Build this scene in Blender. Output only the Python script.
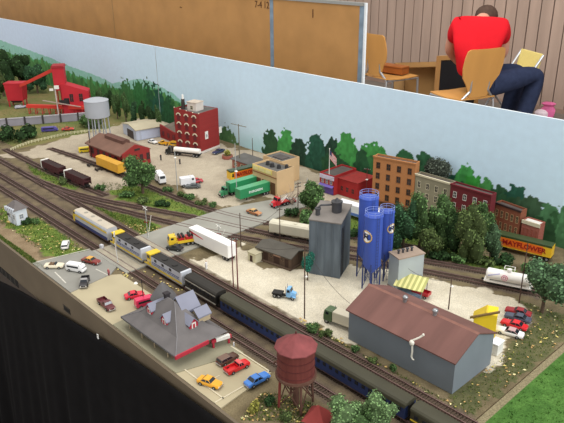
import bpy, bmesh, math, random
import numpy as np
from mathutils import Vector, Matrix
random.seed(7)
for o in list(bpy.data.objects): bpy.data.objects.remove(o)
SC = bpy.context.scene
COL = SC.collection
# ------------------------------------------------------------------ camera
# world: +X along the layout to the right, +Y towards the painted backdrop, z=0 is the layout top, metres
CX, CY, FPX, CAMH = 282.0, 211.5, 649.0, 0.8
def _d(px, py):
    v = np.array([px-CX, py-CY, FPX]); return v/np.linalg.norm(v)
_X = -_d(-376, -50); _Y = _d(1032, -64); _Z = np.cross(_X, _Y); _Z /= np.linalg.norm(_Z); _Y = np.cross(_Z, _X)
RW = np.array([_X, _Y, _Z])                       # world = RW @ cam (x right, y down, z forward)
cam = bpy.data.cameras.new('camera'); camo = bpy.data.objects.new('camera', cam); COL.objects.link(camo)
cam.sensor_width = 36; cam.lens = FPX/564*36; cam.clip_start = .02; cam.clip_end = 60
m = Matrix.Identity(4)
for r in range(3):
    m[r][0] = RW[r][0]; m[r][1] = -RW[r][1]; m[r][2] = -RW[r][2]
m[2][3] = CAMH
camo.matrix_world = m
SC.camera = camo
# ------------------------------------------------------------------ light
W = bpy.data.worlds.new('hall_light'); SC.world = W; W.use_nodes = True
W.node_tree.nodes['Background'].inputs[0].default_value = (1.0, .98, .96, 1)
W.node_tree.nodes['Background'].inputs[1].default_value = .70
def area(name, loc, tgt, sx, sy, power, col):
    l = bpy.data.lights.new(name, 'AREA'); l.shape = 'RECTANGLE'; l.size = sx; l.size_y = sy; l.energy = power; l.color = col
    o = bpy.data.objects.new(name, l); COL.objects.link(o); o.location = loc
    o.rotation_euler = (Vector(tgt)-Vector(loc)).to_track_quat('-Z', 'Y').to_euler(); return o
area('window_daylight', (3.4, 1.6, 2.9), (-1.2, 1.2, 0), 3.2, 1.8, 150, (.96, .98, 1))
area('hall_lamp', (-1.4, .9, 3.6), (-1.4, 1.1, 0), 3.5, 2.2, 62, (1, .97, .92))
area('hall_lamp_far', (-3.0, 3.6, 2.6), (-3.2, 6.0, 0), 2.5, 1.5, 55, (1, .97, .92))
SC.view_settings.view_transform = 'Standard'; SC.view_settings.look = 'None'
SC.view_settings.exposure = 0.38; SC.view_settings.gamma = 1; SC.view_settings.use_curve_mapping = False
# ------------------------------------------------------------------ photo-measurement helpers (all give world points)
def ray(px, py): return RW @ np.array([px-CX, py-CY, FPX])
def g(px, py, z=0.0):
    r = ray(px, py); t = (z-CAMH)/r[2]; return (float(r[0]*t), float(r[1]*t))
def wally(px, py, y):
    r = ray(px, py); t = y/r[1]; return (float(r[0]*t), float(r[2]*t+CAMH))
def proj(p):
    q = RW.T @ (np.array(p)-np.array([0, 0, CAMH])); return q[0]/q[2]*FPX+CX, q[1]/q[2]*FPX+CY
def hz(px, py, top):                               # height (mm) above ground point under pixel row 'top'
    x, y = g(px, py); lo, hi = -.3, 1.5
    for _ in range(40):
        k = (lo+hi)/2
        if proj((x, y, k))[1] > top: lo = k
        else: hi = k
    return lo*1000
def mpp(px, py):
    x, y = g(px, py); return math.sqrt(x*x+y*y+CAMH**2)/FPX*1000
def xat(px, y, z=.01):
    lo, hi = -6, 1
    for _ in range(50):
        k = (lo+hi)/2
        if proj((k, y, z))[0] < px: lo = k
        else: hi = k
    return lo
def ang(a, b):
    p, q = g(*a), g(*b); return math.atan2(q[1]-p[1], q[0]-p[0])
def dist(a, b):
    p, q = g(*a), g(*b); return math.hypot(q[1]-p[1], q[0]-p[0])*1000
# ------------------------------------------------------------------ materials
def lin(c): 
    return tuple(((v/255)/12.92 if v/255 <= .04045 else ((v/255+.055)/1.055)**2.4) for v in c)
MC = {}
def M(name, rgb, rough=.7, metal=0, var=.12, scale=60, spec=.3, stretch=None, emit=None):
    if name in MC: return MC[name]
    mt = bpy.data.materials.new(name); mt.use_nodes = True; nt = mt.node_tree; b = nt.nodes['Principled BSDF']
    b.inputs['Roughness'].default_value = rough; b.inputs['Metallic'].default_value = metal
    b.inputs['Specular IOR Level'].default_value = spec
    c = lin(rgb)
    if var > 0:
        tc = nt.nodes.new('ShaderNodeTexCoord'); no = nt.nodes.new('ShaderNodeTexNoise'); no.inputs['Scale'].default_value = scale
        no.inputs['Detail'].default_value = 5
        if stretch:
            mp = nt.nodes.new('ShaderNodeMapping'); mp.inputs['Scale'].default_value = stretch
            nt.links.new(tc.outputs['Object'], mp.inputs[0]); nt.links.new(mp.outputs[0], no.inputs['Vector'])
        else: nt.links.new(tc.outputs['Object'], no.inputs['Vector'])
        rp = nt.nodes.new('ShaderNodeValToRGB'); e = rp.color_ramp.elements
        e[0].position = .3; e[1].position = .7
        e[0].color = tuple(v*(1-var) for v in c)+(1,); e[1].color = tuple(min(1, v*(1+var)) for v in c)+(1,)
        nt.links.new(no.outputs[0], rp.inputs[0]); nt.links.new(rp.outputs[0], b.inputs['Base Color'])
    else: b.inputs['Base Color'].default_value = c+(1,)
    if emit:
        b.inputs['Emission Color'].default_value = c+(1,); b.inputs['Emission Strength'].default_value = emit
    MC[name] = mt; return mt
def Mbrick(name, rgb, mortar, scale=260):
    if name in MC: return MC[name]
    mt = M(name, rgb, .85, 0, .1, 40); nt = mt.node_tree; b = nt.nodes['Principled BSDF']
    br = nt.nodes.new('ShaderNodeTexBrick'); br.inputs['Scale'].default_value = scale
    tc = nt.nodes.new('ShaderNodeTexCoord'); mp = nt.nodes.new('ShaderNodeMapping'); mp.inputs['Rotation'].default_value = (math.pi/2, 0, 0)
    nt.links.new(tc.outputs['Object'], mp.inputs[0]); nt.links.new(mp.outputs[0], br.inputs['Vector'])
    c = lin(rgb); br.inputs['Color1'].default_value = c+(1,); br.inputs['Color2'].default_value = tuple(v*.82 for v in c)+(1,)
    br.inputs['Mortar'].default_value = lin(mortar)+(1,); br.inputs['Mortar Size'].default_value = .012
    nt.links.new(br.outputs[0], b.inputs['Base Color']); return mt
def Mvcol(name, rough=.95, nscale=500, var=.25, bump=0):
    mt = bpy.data.materials.new(name); mt.use_nodes = True; nt = mt.node_tree; b = nt.nodes['Principled BSDF']
    b.inputs['Roughness'].default_value = rough; b.inputs['Specular IOR Level'].default_value = .1
    at = nt.nodes.new('ShaderNodeAttribute'); at.attribute_name = 'Col'
    if var > 0:
        tc = nt.nodes.new('ShaderNodeTexCoord'); no = nt.nodes.new('ShaderNodeTexNoise'); no.inputs['Scale'].default_value = nscale; no.inputs['Detail'].default_value = 4
        nt.links.new(tc.outputs['Object'], no.inputs['Vector'])
        mr = nt.nodes.new('ShaderNodeMapRange'); mr.inputs[1].default_value = .3; mr.inputs[2].default_value = .7; mr.inputs[3].default_value = 1-var; mr.inputs[4].default_value = 1+var
        nt.links.new(no.outputs[0], mr.inputs[0])
        mx = nt.nodes.new('ShaderNodeVectorMath'); mx.operation = 'SCALE'
        nt.links.new(at.outputs['Color'], mx.inputs[0]); nt.links.new(mr.outputs[0], mx.inputs['Scale']); nt.links.new(mx.outputs[0], b.inputs['Base Color'])
        if bump:
            bp = nt.nodes.new('ShaderNodeBump'); bp.inputs['Distance'].default_value = bump; nt.links.new(no.outputs[0], bp.inputs['Height']); nt.links.new(bp.outputs[0], b.inputs['Normal'])
    else: nt.links.new(at.outputs['Color'], b.inputs['Base Color'])
    return mt
# ------------------------------------------------------------------ mesh builder: local coordinates in millimetres
class MB:
    def __init__(s): s.v = []; s.f = []; s.mi = []; s.m = 0
    def add(s, vs, fs):
        n = len(s.v); s.v += [tuple(p) for p in vs]
        for f in fs: s.f.append(tuple(i+n for i in f)); s.mi.append(s.m)
        return s
    def box(s, x0, y0, z0, x1, y1, z1):
        return s.add([(x0,y0,z0),(x1,y0,z0),(x1,y1,z0),(x0,y1,z0),(x0,y0,z1),(x1,y0,z1),(x1,y1,z1),(x0,y1,z1)],
            [(0,3,2,1),(4,5,6,7),(0,1,5,4),(1,2,6,5),(2,3,7,6),(3,0,4,7)])
    def cb(s, cx, cy, cz, sx, sy, sz): return s.box(cx-sx/2, cy-sy/2, cz-sz/2, cx+sx/2, cy+sy/2, cz+sz/2)
    def loft(s, secs, cap=True):
        n = len(secs[0]); vs = [p for q in secs for p in q]; fs = []
        for i in range(len(secs)-1):
            for j in range(n):
                k = (j+1) % n; fs.append((i*n+j, i*n+k, (i+1)*n+k, (i+1)*n+j))
        if cap: fs += [tuple(range(n))[::-1], tuple((len(secs)-1)*n+j for j in range(n))]
        return s.add(vs, fs)
    def prism(s, poly, z0, z1): return s.loft([[(x,y,z0) for x,y in poly], [(x,y,z1) for x,y in poly]])
    def prismy(s, prof, y0, y1): return s.loft([[(x,y0,z) for x,z in prof][::-1], [(x,y1,z) for x,z in prof][::-1]])
    def prismx(s, prof, x0, x1): return s.loft([[(x0,y,z) for y,z in prof], [(x1,y,z) for y,z in prof]])
    def cyl(s, p0, p1, r0, r1=None, n=12):
        r1 = r0 if r1 is None else r1; p0, p1 = Vector(p0), Vector(p1); d = (p1-p0).normalized()
        a = d.orthogonal().normalized(); b = d.cross(a)
        ring = lambda p, r: [tuple(p+(a*math.cos(t*2*math.pi/n)+b*math.sin(t*2*math.pi/n))*r) for t in range(n)]
        return s.loft([ring(p0, max(r0,1e-3)), ring(p1, max(r1,1e-3))])
    def tube(s, path, r, n=6):
        for a, b in zip(path, path[1:]): s.cyl(a, b, r, r, n)
        return s
    def bar(s, a, b, w, h=None):
        h = h or w; return s.cyl(a, b, w*.7, w*.7, 4)
    def lathe(s, prof, cx=0, cy=0, n=20):
        return s.loft([[(cx+max(r,1e-3)*math.cos(t*2*math.pi/n), cy+max(r,1e-3)*math.sin(t*2*math.pi/n), z) for t in range(n)] for r, z in prof])
    def ball(s, c, rx, ry=None, rz=None, n=10, j=0):
        ry = ry or rx; rz = rz or rx; secs = []
        for i in range(n//2+1):
            ph = -math.pi/2+math.pi*i/(n//2); cr = max(math.cos(ph), .02)
            secs.append([(c[0]+rx*cr*math.cos(t*2*math.pi/n), c[1]+ry*cr*math.sin(t*2*math.pi/n), c[2]+rz*math.sin(ph)) for t in range(n)])
        return s.loft(secs)
    def poly(s, pts): return s.add(pts, [tuple(range(len(pts)))])
    def mesh(s, name, mats, smooth=False):
        me = bpy.data.meshes.new(name); me.from_pydata([(x*.001, y*.001, z*.001) for x, y, z in s.v], [], s.f)
        for mm in (mats if isinstance(mats, (list, tuple)) else [mats]): me.materials.append(mm)
        me.polygons.foreach_set('material_index', s.mi)
        if smooth:
            me.polygons.foreach_set('use_smooth', [True]*len(me.polygons))
            try: me.set_sharp_from_angle(angle=math.radians(40))
            except Exception: pass
        bm = bmesh.new(); bm.from_mesh(me); bmesh.ops.recalc_face_normals(bm, faces=bm.faces); bm.to_mesh(me); bm.free()
        me.update(); return me
    def build(s, name, mats, parent=None, loc=(0,0,0), rz=0, smooth=False, bevel=0, label=None):
        o = bpy.data.objects.new(name, s.mesh(name, mats, smooth)); COL.objects.link(o)
        o.location = loc; o.rotation_euler = (0, 0, rz)
        if parent: o.parent = parent
        if bevel:
            bv = o.modifiers.new('bevel', 'BEVEL'); bv.width = bevel*.001; bv.segments = 2; bv.limit_method = 'ANGLE'
        if label: o['label'] = label
        return o
def tag(o, label=None, cat=None, group=None, kind=None):
    if label: o['label'] = label
    if cat: o['category'] = cat
    if group: o['group'] = group
    if kind: o['kind'] = kind
    return o
def thing(name, label, cat, xy, rz=0, z=0, group=None):
    o = bpy.data.objects.new(name, None); COL.objects.link(o); o.empty_display_size = .01
    o.location = (xy[0], xy[1], z); o.rotation_euler = (0, 0, rz); return tag(o, label, cat, group)
def structure(o, label=None): o['kind'] = 'structure'; o['category'] = 'setting'; o['label'] = label or o.name.replace('_', ' '); return o
def link_copy(me_obj, parent, loc, rz=0):
    c = me_obj.copy(); COL.objects.link(c); c.parent = parent; c.location = loc; c.rotation_euler = (0, 0, rz); return c
def copy_tree(o, parent=None):
    c = o.copy(); COL.objects.link(c)
    if parent: c.parent = parent
    for ch in list(o.children): copy_tree(ch, c)
    return c
def text(name, s, size, mat, parent, loc, rot=(math.pi/2, 0, 0), ext=.3, align='CENTER', sx=1.0, bold=0.0):
    cu = bpy.data.curves.new(name, 'FONT'); cu.body = s; cu.size = size*.001; cu.extrude = ext*.001; cu.align_x = align; cu.align_y = 'CENTER'; cu.offset = bold*.001
    t = bpy.data.objects.new(name, cu); COL.objects.link(t)
    dg = bpy.context.evaluated_depsgraph_get(); me = bpy.data.meshes.new_from_object(t.evaluated_get(dg))
    bpy.data.objects.remove(t); me.materials.clear(); me.materials.append(mat)
    o = bpy.data.objects.new(name, me); COL.objects.link(o); o.parent = parent
    o.location = tuple(v*.001 for v in loc); o.rotation_euler = rot; o.scale = (sx, 1, 1); return o
# numpy value noise
def vn(x, y, sc, seed=0):
    x = np.asarray(x)/sc; y = np.asarray(y)/sc; xi = np.floor(x).astype(np.int64); yi = np.floor(y).astype(np.int64)
    fx = x-xi; fy = y-yi; fx = fx*fx*(3-2*fx); fy = fy*fy*(3-2*fy)
    def h(a, b):
        n = (a*374761393+b*668265263+seed*974711) & 0x7fffffff; n = ((n ^ (n >> 13))*1274126177) & 0x7fffffff
        return ((n ^ (n >> 16)) & 0xffff)/65535.0
    return (h(xi,yi)*(1-fx)+h(xi+1,yi)*fx)*(1-fy)+(h(xi,yi+1)*(1-fx)+h(xi+1,yi+1)*fx)*fy
def inpoly(x, y, P):
    ins = np.zeros(x.shape, bool); n = len(P)
    for i in range(n):
        x0, y0 = P[i]; x1, y1 = P[(i+1) % n]
        if y0 == y1: continue
        c = ((y0 > y) != (y1 > y)) & (x < (x1-x0)*(y-y0)/(y1-y0)+x0); ins ^= c
    return ins
def grid_mesh(name, xs, ys, zf, colf, mat, swap=None):
    X, Y = np.meshgrid(xs, ys); Z = zf(X, Y); C = colf(X, Y)
    n, k = X.shape
    co = np.stack([X, Y, Z], -1).reshape(-1, 3)
    if swap is not None: co = np.stack([X.ravel(), np.full(X.size, swap), Y.ravel()], -1)
    i = np.arange((n-1)*(k-1)); r = i//(k-1); c = i % (k-1); a = r*k+c
    F = np.stack([a, a+1, a+k+1, a+k], -1)
    me = bpy.data.meshes.new(name); me.vertices.add(len(co)); me.vertices.foreach_set('co', co.ravel().astype(np.float32))
    me.loops.add(F.size); me.loops.foreach_set('vertex_index', F.ravel().astype(np.int32))
    me.polygons.add(len(F)); me.polygons.foreach_set('loop_start', (np.arange(len(F))*4).astype(np.int32))
    me.update(calc_edges=True)
    at = me.color_attributes.new('Col', 'FLOAT_COLOR', 'POINT')
    cc = np.concatenate([C.reshape(-1, 3), np.ones((len(co), 1))], 1); at.data.foreach_set('color', cc.ravel().astype(np.float32))
    me.materials.append(mat); me.validate()
    o = bpy.data.objects.new(name, me); COL.objects.link(o); return o
L = lambda *c: np.array(lin(c))
# ------------------------------------------------------------------ hall: floor, planked wall, boards
FLOOR = -.85
fl = MB(); fl.box(-12000, -2500, -860, 6000, 6750, -850); structure(fl.build('floor', M('hall_floor', (120,112,104), .5, 0, .1, 2)), 'grey brown hall floor')
wp = MB(); x = -11000; k = 0
while x < 5000:
    wp.box(x+6, 6600+(3 if k % 2 else 0), -850, x+124, 6630, 3200); x += 130; k += 1
wp.m = 1; wp.box(-11000, 6618, -850, 5000, 6650, 3200)
structure(wp.build('wall_back', [M('plank_brown', (168,146,132), .6, 0, .12, 3, stretch=(3,1,.3)), M('plank_gap', (84,70,60), .9, 0, 0)]), 'brown vertical plank wall of the hall')
bb = MB(); bb.box(-11000, 6590, -850, 5000, 6600, -805); structure(bb.build('baseboard_back', M('skirting', (150,126,112), .6, 0, .1, 4)), 'brown skirting board under the plank wall')
# tall hardboard behind the backdrop
HY = 2.02
hx1, hz1 = wally(367, 3, HY)
hp = thing('hardboard_panel', 'tall brown hardboard panel standing behind the sky blue backdrop', 'panel', (hx1, HY), 0, FLOOR)
zt = (hz1-FLOOR)*1000
b = MB(); b.box(-4200, 0, 0, -14, 6, zt-12); b.build('board', M('hardboard', (180,134,80), .65, 0, .1, 9), hp)
b = MB(); b.box(-9, -4, 0, 0, 5, zt); b.build('edge_strip', M('white_edge', (225,230,232), .5, 0, .04), hp, label='white edge strip')
b = MB(); b.box(-4200, -4, zt-12, -14, 12, zt); b.build('top_rail', M('grey_edge', (150,150,146), .5, 0, .05), hp)
tapem = M('blue_grey_tape', (122,140,156), .5, 0, .22, 30)
sx = (wally(272, 35, HY)[0]-hx1)*1000
b = MB(); b.box(sx-11, -1.5, 0, sx+11, 0, zt-12); b.build('tape_strip', tapem, hp)
b = MB(); b.box(-34, -1.5, 0, -9, 0, zt-12); b.build('tape_strip', tapem, hp)
sx = (wally(114, 20, HY)[0]-hx1)*1000
b = MB(); b.box(sx-4, -1, 0, sx+2, 0, zt-12); b.build('seam', M('hardboard_seam', (150,118,76), .6, 0, .1), hp)
ink = M('pencil_ink', (84,52,30), .8, 0, 0)
def write_on(px, py, s, size):
    xx, zz = wally(px, py, HY); text('writing', s, size, ink, hp, ((xx-hx1)*1000, -1.2, (zz-FLOOR)*1000), sx=.9)
write_on(313, 14, '1', 50); write_on(262, 5, '7-4 12', 42); write_on(181, 7, '~', 40)
# ------------------------------------------------------------------ painted backdrop (flat artwork on boards)
BY = 1.70
def bw(px, py): return wally(px, py, BY)
blobs = []   # (cx, cz, rx, rz, colour, colour2, top shape)
def blob(px, py, rx, ry, c, c2=None, kind=0):
    x0, z0 = bw(px, py); x1 = bw(px+rx, py)[0]; z1 = bw(px, py-ry)[1]
    blobs.append((x0, z0, abs(x1-x0), abs(z1-z0), c, c2 or tuple(v*.75 for v in c), kind))
DG, MG, BG, TG, XG = (50,96,62), (62,122,70), (78,162,84), (48,96,76), (44,74,58)
for k in range(16):                                               # woods behind the factory
    blob(62+k*7.5, 106+k*2.6+random.uniform(-3,3), 7, 24, random.choice([(70,120,66),(60,104,60),(80,134,70)]), (48,86,52))
for a in [(150,112,10,30,DG),(160,118,9,28,TG),(170,122,8,26,DG),(140,108,9,27,MG),(128,108,9,26,(74,126,74)),(226,142,9,16,(84,126,80)),(233,150,9,12,(96,132,84)),
          (271,146,8,15,(52,88,58),(40,72,50)),(287,146,9,15,BG),(299,150,8,12,XG),(316,152,10,17,TG),(333,152,8,14,XG),(347,151,11,17,BG),(335,164,14,10,(48,90,60)),
          (374,154,14,11,BG),(376,165,18,10,MG),(362,162,8,12,(50,96,62)),(405,160,10,10,(58,112,72)),(408,166,10,8,XG),(425,160,9,8,(60,110,76)),
          (452,184,8,10,TG),(466,178,10,13,BG),(474,186,12,12,(66,160,66)),(458,190,14,9,TG),(486,190,10,13,(80,150,80)),(500,200,15,14,(56,96,66)),(516,200,12,15,TG),(512,210,18,14,(54,92,62)),
          (530,214,20,20,(70,100,72)),(548,222,14,20,(86,136,92)),(560,236,16,24,(62,104,66)),(540,236,20,20,(56,92,60)),(572,240,14,22,(60,100,64)),(520,224,18,14,(52,90,58)),(566,220,8,16,(90,142,96))]:
    blob(*a)
hill1 = [bw(*p) for p in [(-40,40),(0,40),(20,47),(34,52),(50,58),(75,68),(100,77),(112,83),(123,82),(140,79),(152,82),(172,93),(188,106),(205,118),(225,138)]]
hill2 = [bw(*p) for p in [(-40,46),(0,51),(25,57),(45,61),(60,69),(85,78),(110,86),(125,91),(140,89),(155,88),(170,97),(185,108),(200,124),(215,140)]]
def interp(x, pl):
    return np.interp(x, [p[0] for p in pl], [p[1] for p in pl], left=pl[0][1], right=-1)
mist0, mist1 = bw(236,150), bw(330,150)
def sky(X, Z):
    n1 = vn(X, Z, .03, 1); n2 = vn(X, Z, .011, 2); n3 = vn(X*2.2, Z, .02, 3)
    C = np.zeros(X.shape+(3,)); t = np.clip(Z/.35, 0, 1)[..., None]
    C[:] = L(202,229,241)*(1-t)+L(203,226,243)*t
    C *= (1+.05*(vn(X, Z, .25, 9)-.5))[..., None]
    left = np.clip((-2.6-X)/1.6, 0, 1)[..., None]; C[:] = C*(1-left)+L(208,224,248)*left
    def put(mask, c): 
        C[mask] = c if np.ndim(c) == 1 else c[mask]
    # bluish haze along the bottom
    hzm = np.clip((.085-Z)/.06, 0, 1)*np.exp(-((X-mist0[0]-.18)/.25)**2); C[:] = C*(1-.7*hzm[..., None])+L(160,204,208)*.7*hzm[..., None]
    h1 = interp(X, hill1)+(n1-.5)*.008; mk = Z < h1
    hc = L(158,204,196)*(n3[..., None])+L(142,198,180)*(1-n3[..., None]); put(mk, hc)
    h2 = interp(X, hill2)+(n1-.5)*.02; mk = Z < h2
    hc = L(98,182,118)*(n3[..., None])+L(80,150,96)*(1-n3[..., None]); put(mk, hc)
    h3 = h2-.006+(vn(X,Z*.3,.016,14)-.5)*.05+(n2-.5)*.02; mk = (Z < h3) & (h2 > 0)
    hc = L(96,148,84)*(vn(X,Z*.35,.012,15)[..., None])+L(52,98,56)*(1-vn(X,Z*.35,.012,15)[..., None]); put(mk, hc)
    for (cx, cz, rx, rz, c, c2, kd) in blobs:
        sel = (np.abs(X-cx) < rx*1.5)
        u = (X-cx)/rx; v = (Z-cz)/rz
        vv = np.where(v < 0, v*.25, v)
        d = np.sqrt(u*u*(1+np.clip(v,-.3,1)*.5)+vv*vv)+(n2-.5)*.5+(n1-.5)*.3
        mk = sel & (d < 1) & (Z < cz+rz*1.2)
        w = np.clip(n2*.8+.35*v*.5+.1, 0, 1)[..., None]; w = np.where(n3[..., None] > .72, 1, w)
        put(mk, L(*c)*w+L(*c2)*(1-w))
    return C
skym = Mvcol('painted_board', .6, 40, .03)
xs_ = bw(155, 46)[0]
ztop = float(np.mean([bw(p, 18+.1825*p)[1] for p in (30,200,400,540)]))
zs = np.linspace(-.02, ztop, 126)
for (xa, xb, lab) in ((-5.6, xs_-.004, 'left backdrop board painted with hills, woods and pale blue sky'), (xs_, .9, 'long right backdrop board painted pale blue with green trees along bottom')):
    root = thing('backdrop_panel', lab, 'backdrop', (0, 0))
    o = grid_mesh('painted_face', np.linspace(xa, xb, int((xb-xa)/.0031)), zs, lambda X, Y: 0*X, sky, skym, swap=BY); o.parent = root
    b = MB(); b.box(xa*1000, BY*1000+.2, -20, xb*1000, BY*1000+8, ztop*1000); b.build('board', M('board_core', (214,222,226), .6, 0, .04), root)
# ------------------------------------------------------------------ tracks geometry (centre lines, metres)
TR = {
 'main': [(-5.2,.808),(-.1,.808)],
 'second': [(-5.2,.879),(-2.4,.879),(.5,.879)],
 'front': [(-5.2,.754),(-.1,.754)],
 'branch1': [(-2.45,.879),(-2.28,.882),(-2.108,.903),(-1.987,.932),(-1.846,.978),(-1.70,1.04),(-1.55,1.10),(-1.37,1.155),(-1.264,1.19),(-1.1,1.262),(-.893,1.352),(-.73,1.425),(-.5,1.50),(-.2,1.57)],
 'branch2': [(-2.2,.879),(-2.10,.883),(-1.952,.908),(-1.803,.950),(-1.627,1.0),(-1.5,1.042),(-1.372,1.088),(-1.264,1.136),(-1.1,1.21),(-.855,1.305),(-.704,1.365),(-.613,1.398),(-.35,1.49),(-.15,1.54)],
 'upper': [(-2.62,1.10),(-2.486,1.116),(-2.305,1.132),(-2.11,1.142),(-1.9,1.144),(-1.771,1.147),(-1.636,1.156),(-1.5,1.18),(-1.38,1.222),(-1.25,1.28),(-1.1,1.345),(-.95,1.41)],
 'siding': [(-2.75,.955),(-2.443,.958),(-2.06,.975),(-1.95,.985)],
}
def resample(pl, step):
    P = np.array(pl); d = np.r_[0, np.cumsum(np.hypot(*np.diff(P, axis=0).T))]; n = max(2, int(d[-1]/step)); s = np.linspace(0, d[-1], n)
    # smooth (Catmull-like) by cubic-ish averaging
    q = np.stack([np.interp(s, d, P[:,0]), np.interp(s, d, P[:,1])], -1)
    if len(pl) > 2:
        k = max(1, int(.06/step)); ker = np.ones(2*k+1)/(2*k+1)
        for _ in range(2):
            pad = np.concatenate([np.repeat(q[:1], k, 0)+np.linspace(-k, -1, k)[:,None]*(q[1]-q[0]), q, np.repeat(q[-1:], k, 0)+np.linspace(1, k, k)[:,None]*(q[-1]-q[-2])])
            q = np.stack([np.convolve(pad[:,i], ker, 'valid') for i in (0,1)], -1)
    return q
TP = {k: resample(v, .01) for k, v in TR.items()}
ALLT = np.concatenate(list(TP.values()))
# ------------------------------------------------------------------ ground
gp = lambda *pts: [g(*p) for p in pts]
YARD = gp((-30,160),(28,150),(62,139),(100,130),(140,118),(170,122),(236,150),(254,150),(310,170),(360,196),(320,200),(290,200),(256,194),(245,203),(222,206),(195,194),(175,185),(150,178),(130,186),(94,192),(60,176),(45,158),(28,156))
LOT = gp((188,263),(226,248),(240,244),(262,258),(262,268),(300,268),(352,262),(392,274),(430,278),(488,290),(515,300),(530,318),(505,345),(487,372),(440,345),(348,346),(333,334),(300,322),(240,291))
TOWN = gp((300,198),(322,190),(372,202),(500,238),(420,232),(380,215),(340,205))
VERGE = [gp((0,205),(22,222),(40,216),(62,232),(88,252),(60,258),(36,248),(0,222)), gp((0,235),(30,256),(44,268),(30,268),(0,243)),
         gp((92,206),(122,214),(150,222),(158,228),(146,236),(120,222)), gp((100,182),(150,186),(200,206),(215,214),(196,222),(160,208),(120,200)),
         gp((24,158),(60,170),(90,190),(60,186),(30,172)), gp((338,212),(380,214),(420,238),(470,252),(520,268),(500,272),(430,256),(380,250),(345,240))]
PATH = gp((-5,222),(22,235),(45,256),(62,262),(62,280),(34,268),(0,240))
LITTER = gp((520,300),(575,318),(560,343),(474,414),(430,423),(400,400),(455,396),(492,366),(512,345),(535,318))
def ground_col(X, Y):
    jx = X+(vn(X,Y,.03,5)-.5)*.04+(vn(X,Y,.008,6)-.5)*.012; jy = Y+(vn(X,Y,.03,7)-.5)*.04+(vn(X,Y,.008,8)-.5)*.012
    n = vn(X,Y,.02,11); n2 = vn(X,Y,.007,12); n3 = vn(X,Y,.08,13)
    mix = lambda a, b, t: np.array(a)*(1-t[...,None])+np.array(b)*t[...,None]
    C = mix(L(98,87,66), L(122,110,84), n)
    def put(P, c):
        mk = inpoly(jx, jy, P); C[mk] = c[mk]
    far = Y > 1.0
    C[X < -2.95] = mix(L(128,104,74), L(150,126,92), n)[X < -2.95]
    fg = mix(L(138,118,82), L(98,112,62), np.clip(n3*.7+n*.4,0,1))
    C[(X < -2.72) & far] = fg[(X < -2.72) & far]
    for P in VERGE: put(P, mix(L(74,104,42), L(116,128,62), np.clip(n*.6+n2*.5,0,1)))
    put(LITTER, mix(L(70,76,48), L(104,100,70), np.clip(n*.7+n2*.4,0,1)))
    yard = mix(L(158,146,128), L(186,174,152), np.clip(n3*.6+n*.4,0,1)); put(YARD, yard); put(TOWN, yard)
    lot = mix(L(186,176,154), L(212,204,184), np.clip(n3*.7+n*.4,0,1)); put(LOT, lot)
    put(PATH, mix(L(124,106,82), L(146,128,102), n))
    # ballast near the tracks
    d = np.full(X.shape, 9.0)
    for nm, q in TP.items():
        for i in range(0, len(q)-1, 4):
            a = q[i]; b_ = q[min(i+4, len(q)-1)]
            sl = (X > min(a[0],b_[0])-.04) & (X < max(a[0],b_[0])+.04)
            if not sl.any(): continue
            ab = b_-a; t = np.clip(((X[sl]-a[0])*ab[0]+(Y[sl]-a[1])*ab[1])/max(ab@ab,1e-9), 0, 1)
            d[sl] = np.minimum(d[sl], np.hypot(X[sl]-a[0]-t*ab[0], Y[sl]-a[1]-t*ab[1]))
    d = d+(n-.5)*.014+(n2-.5)*.006
    bal = mix(L(84,73,63), L(112,99,86), np.clip(n*.5+n2*.6,0,1))
    w = np.clip((.024-d)/.008, 0, 1)[...,None]; C[:] = C*(1-w)+bal*w
    brn = (Y > .735) & (Y < .905); bal2 = mix(L(84,74,62), L(112,98,80), n)
    C[brn] = (C*.35+bal2*.65)[brn]
    return C
def ground_z(X, Y):
    return -.0012*vn(X,Y,.02,21)-.0008*vn(X,Y,.008,22)
gx = np.concatenate([np.arange(-5.6,-2.8,.012), np.arange(-2.8,-.452,.004), [-.452]])
structure(grid_mesh('ground', gx, np.arange(.58, 1.7001, .004), ground_z, ground_col, Mvcol('scenic_ground', .95, 420, .2, .001)), 'scenic ground of the model railway')
def field_col(X, Y):
    n = np.clip(vn(X,Y,.03,31)*.6+vn(X,Y,.01,32)*.5,0,1)[...,None]; C = L(52,86,36)*(1-n)+L(80,116,54)*n
    e = (X < -.436)[...,None]; return np.where(e, L(128,118,92), C)
structure(grid_mesh('ground', np.r_[np.array([-.450,-.443,-.4365]), np.arange(-.435, .9, .006)], np.arange(.58, 1.7001, .006), lambda X,Y: 0*X-.001, field_col, Mvcol('field_ground', .95, 300, .3, .001)), 'bright green grass field beyond the module edge')
tb = MB(); tb.box(-5600, 582, -90, -452, 1700, -3); tb.box(-449, 582, -90, 900, 1700, -3)
structure(tb.build('table_base', M('table_ply', (150,128,98), .7, 0, .1)), 'plywood table under the scenery')
lg = MB()
for xx in (-5500, -3800, -2400, -1200, 600):
    for yy in (640, 1640): lg.box(xx-22, yy-22, -850, xx+22, yy+22, -90)
structure(lg.build('table_legs', M('table_ply', (150,128,98))), 'wooden legs under the layout table')
fs = MB(); fs.box(-5600, 574, -100, -452, 580, 1.5); structure(fs.build('table_fascia', M('fascia', (104,92,74), .6, 0, .1, 14)), 'beige grey front board of the layout')
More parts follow.
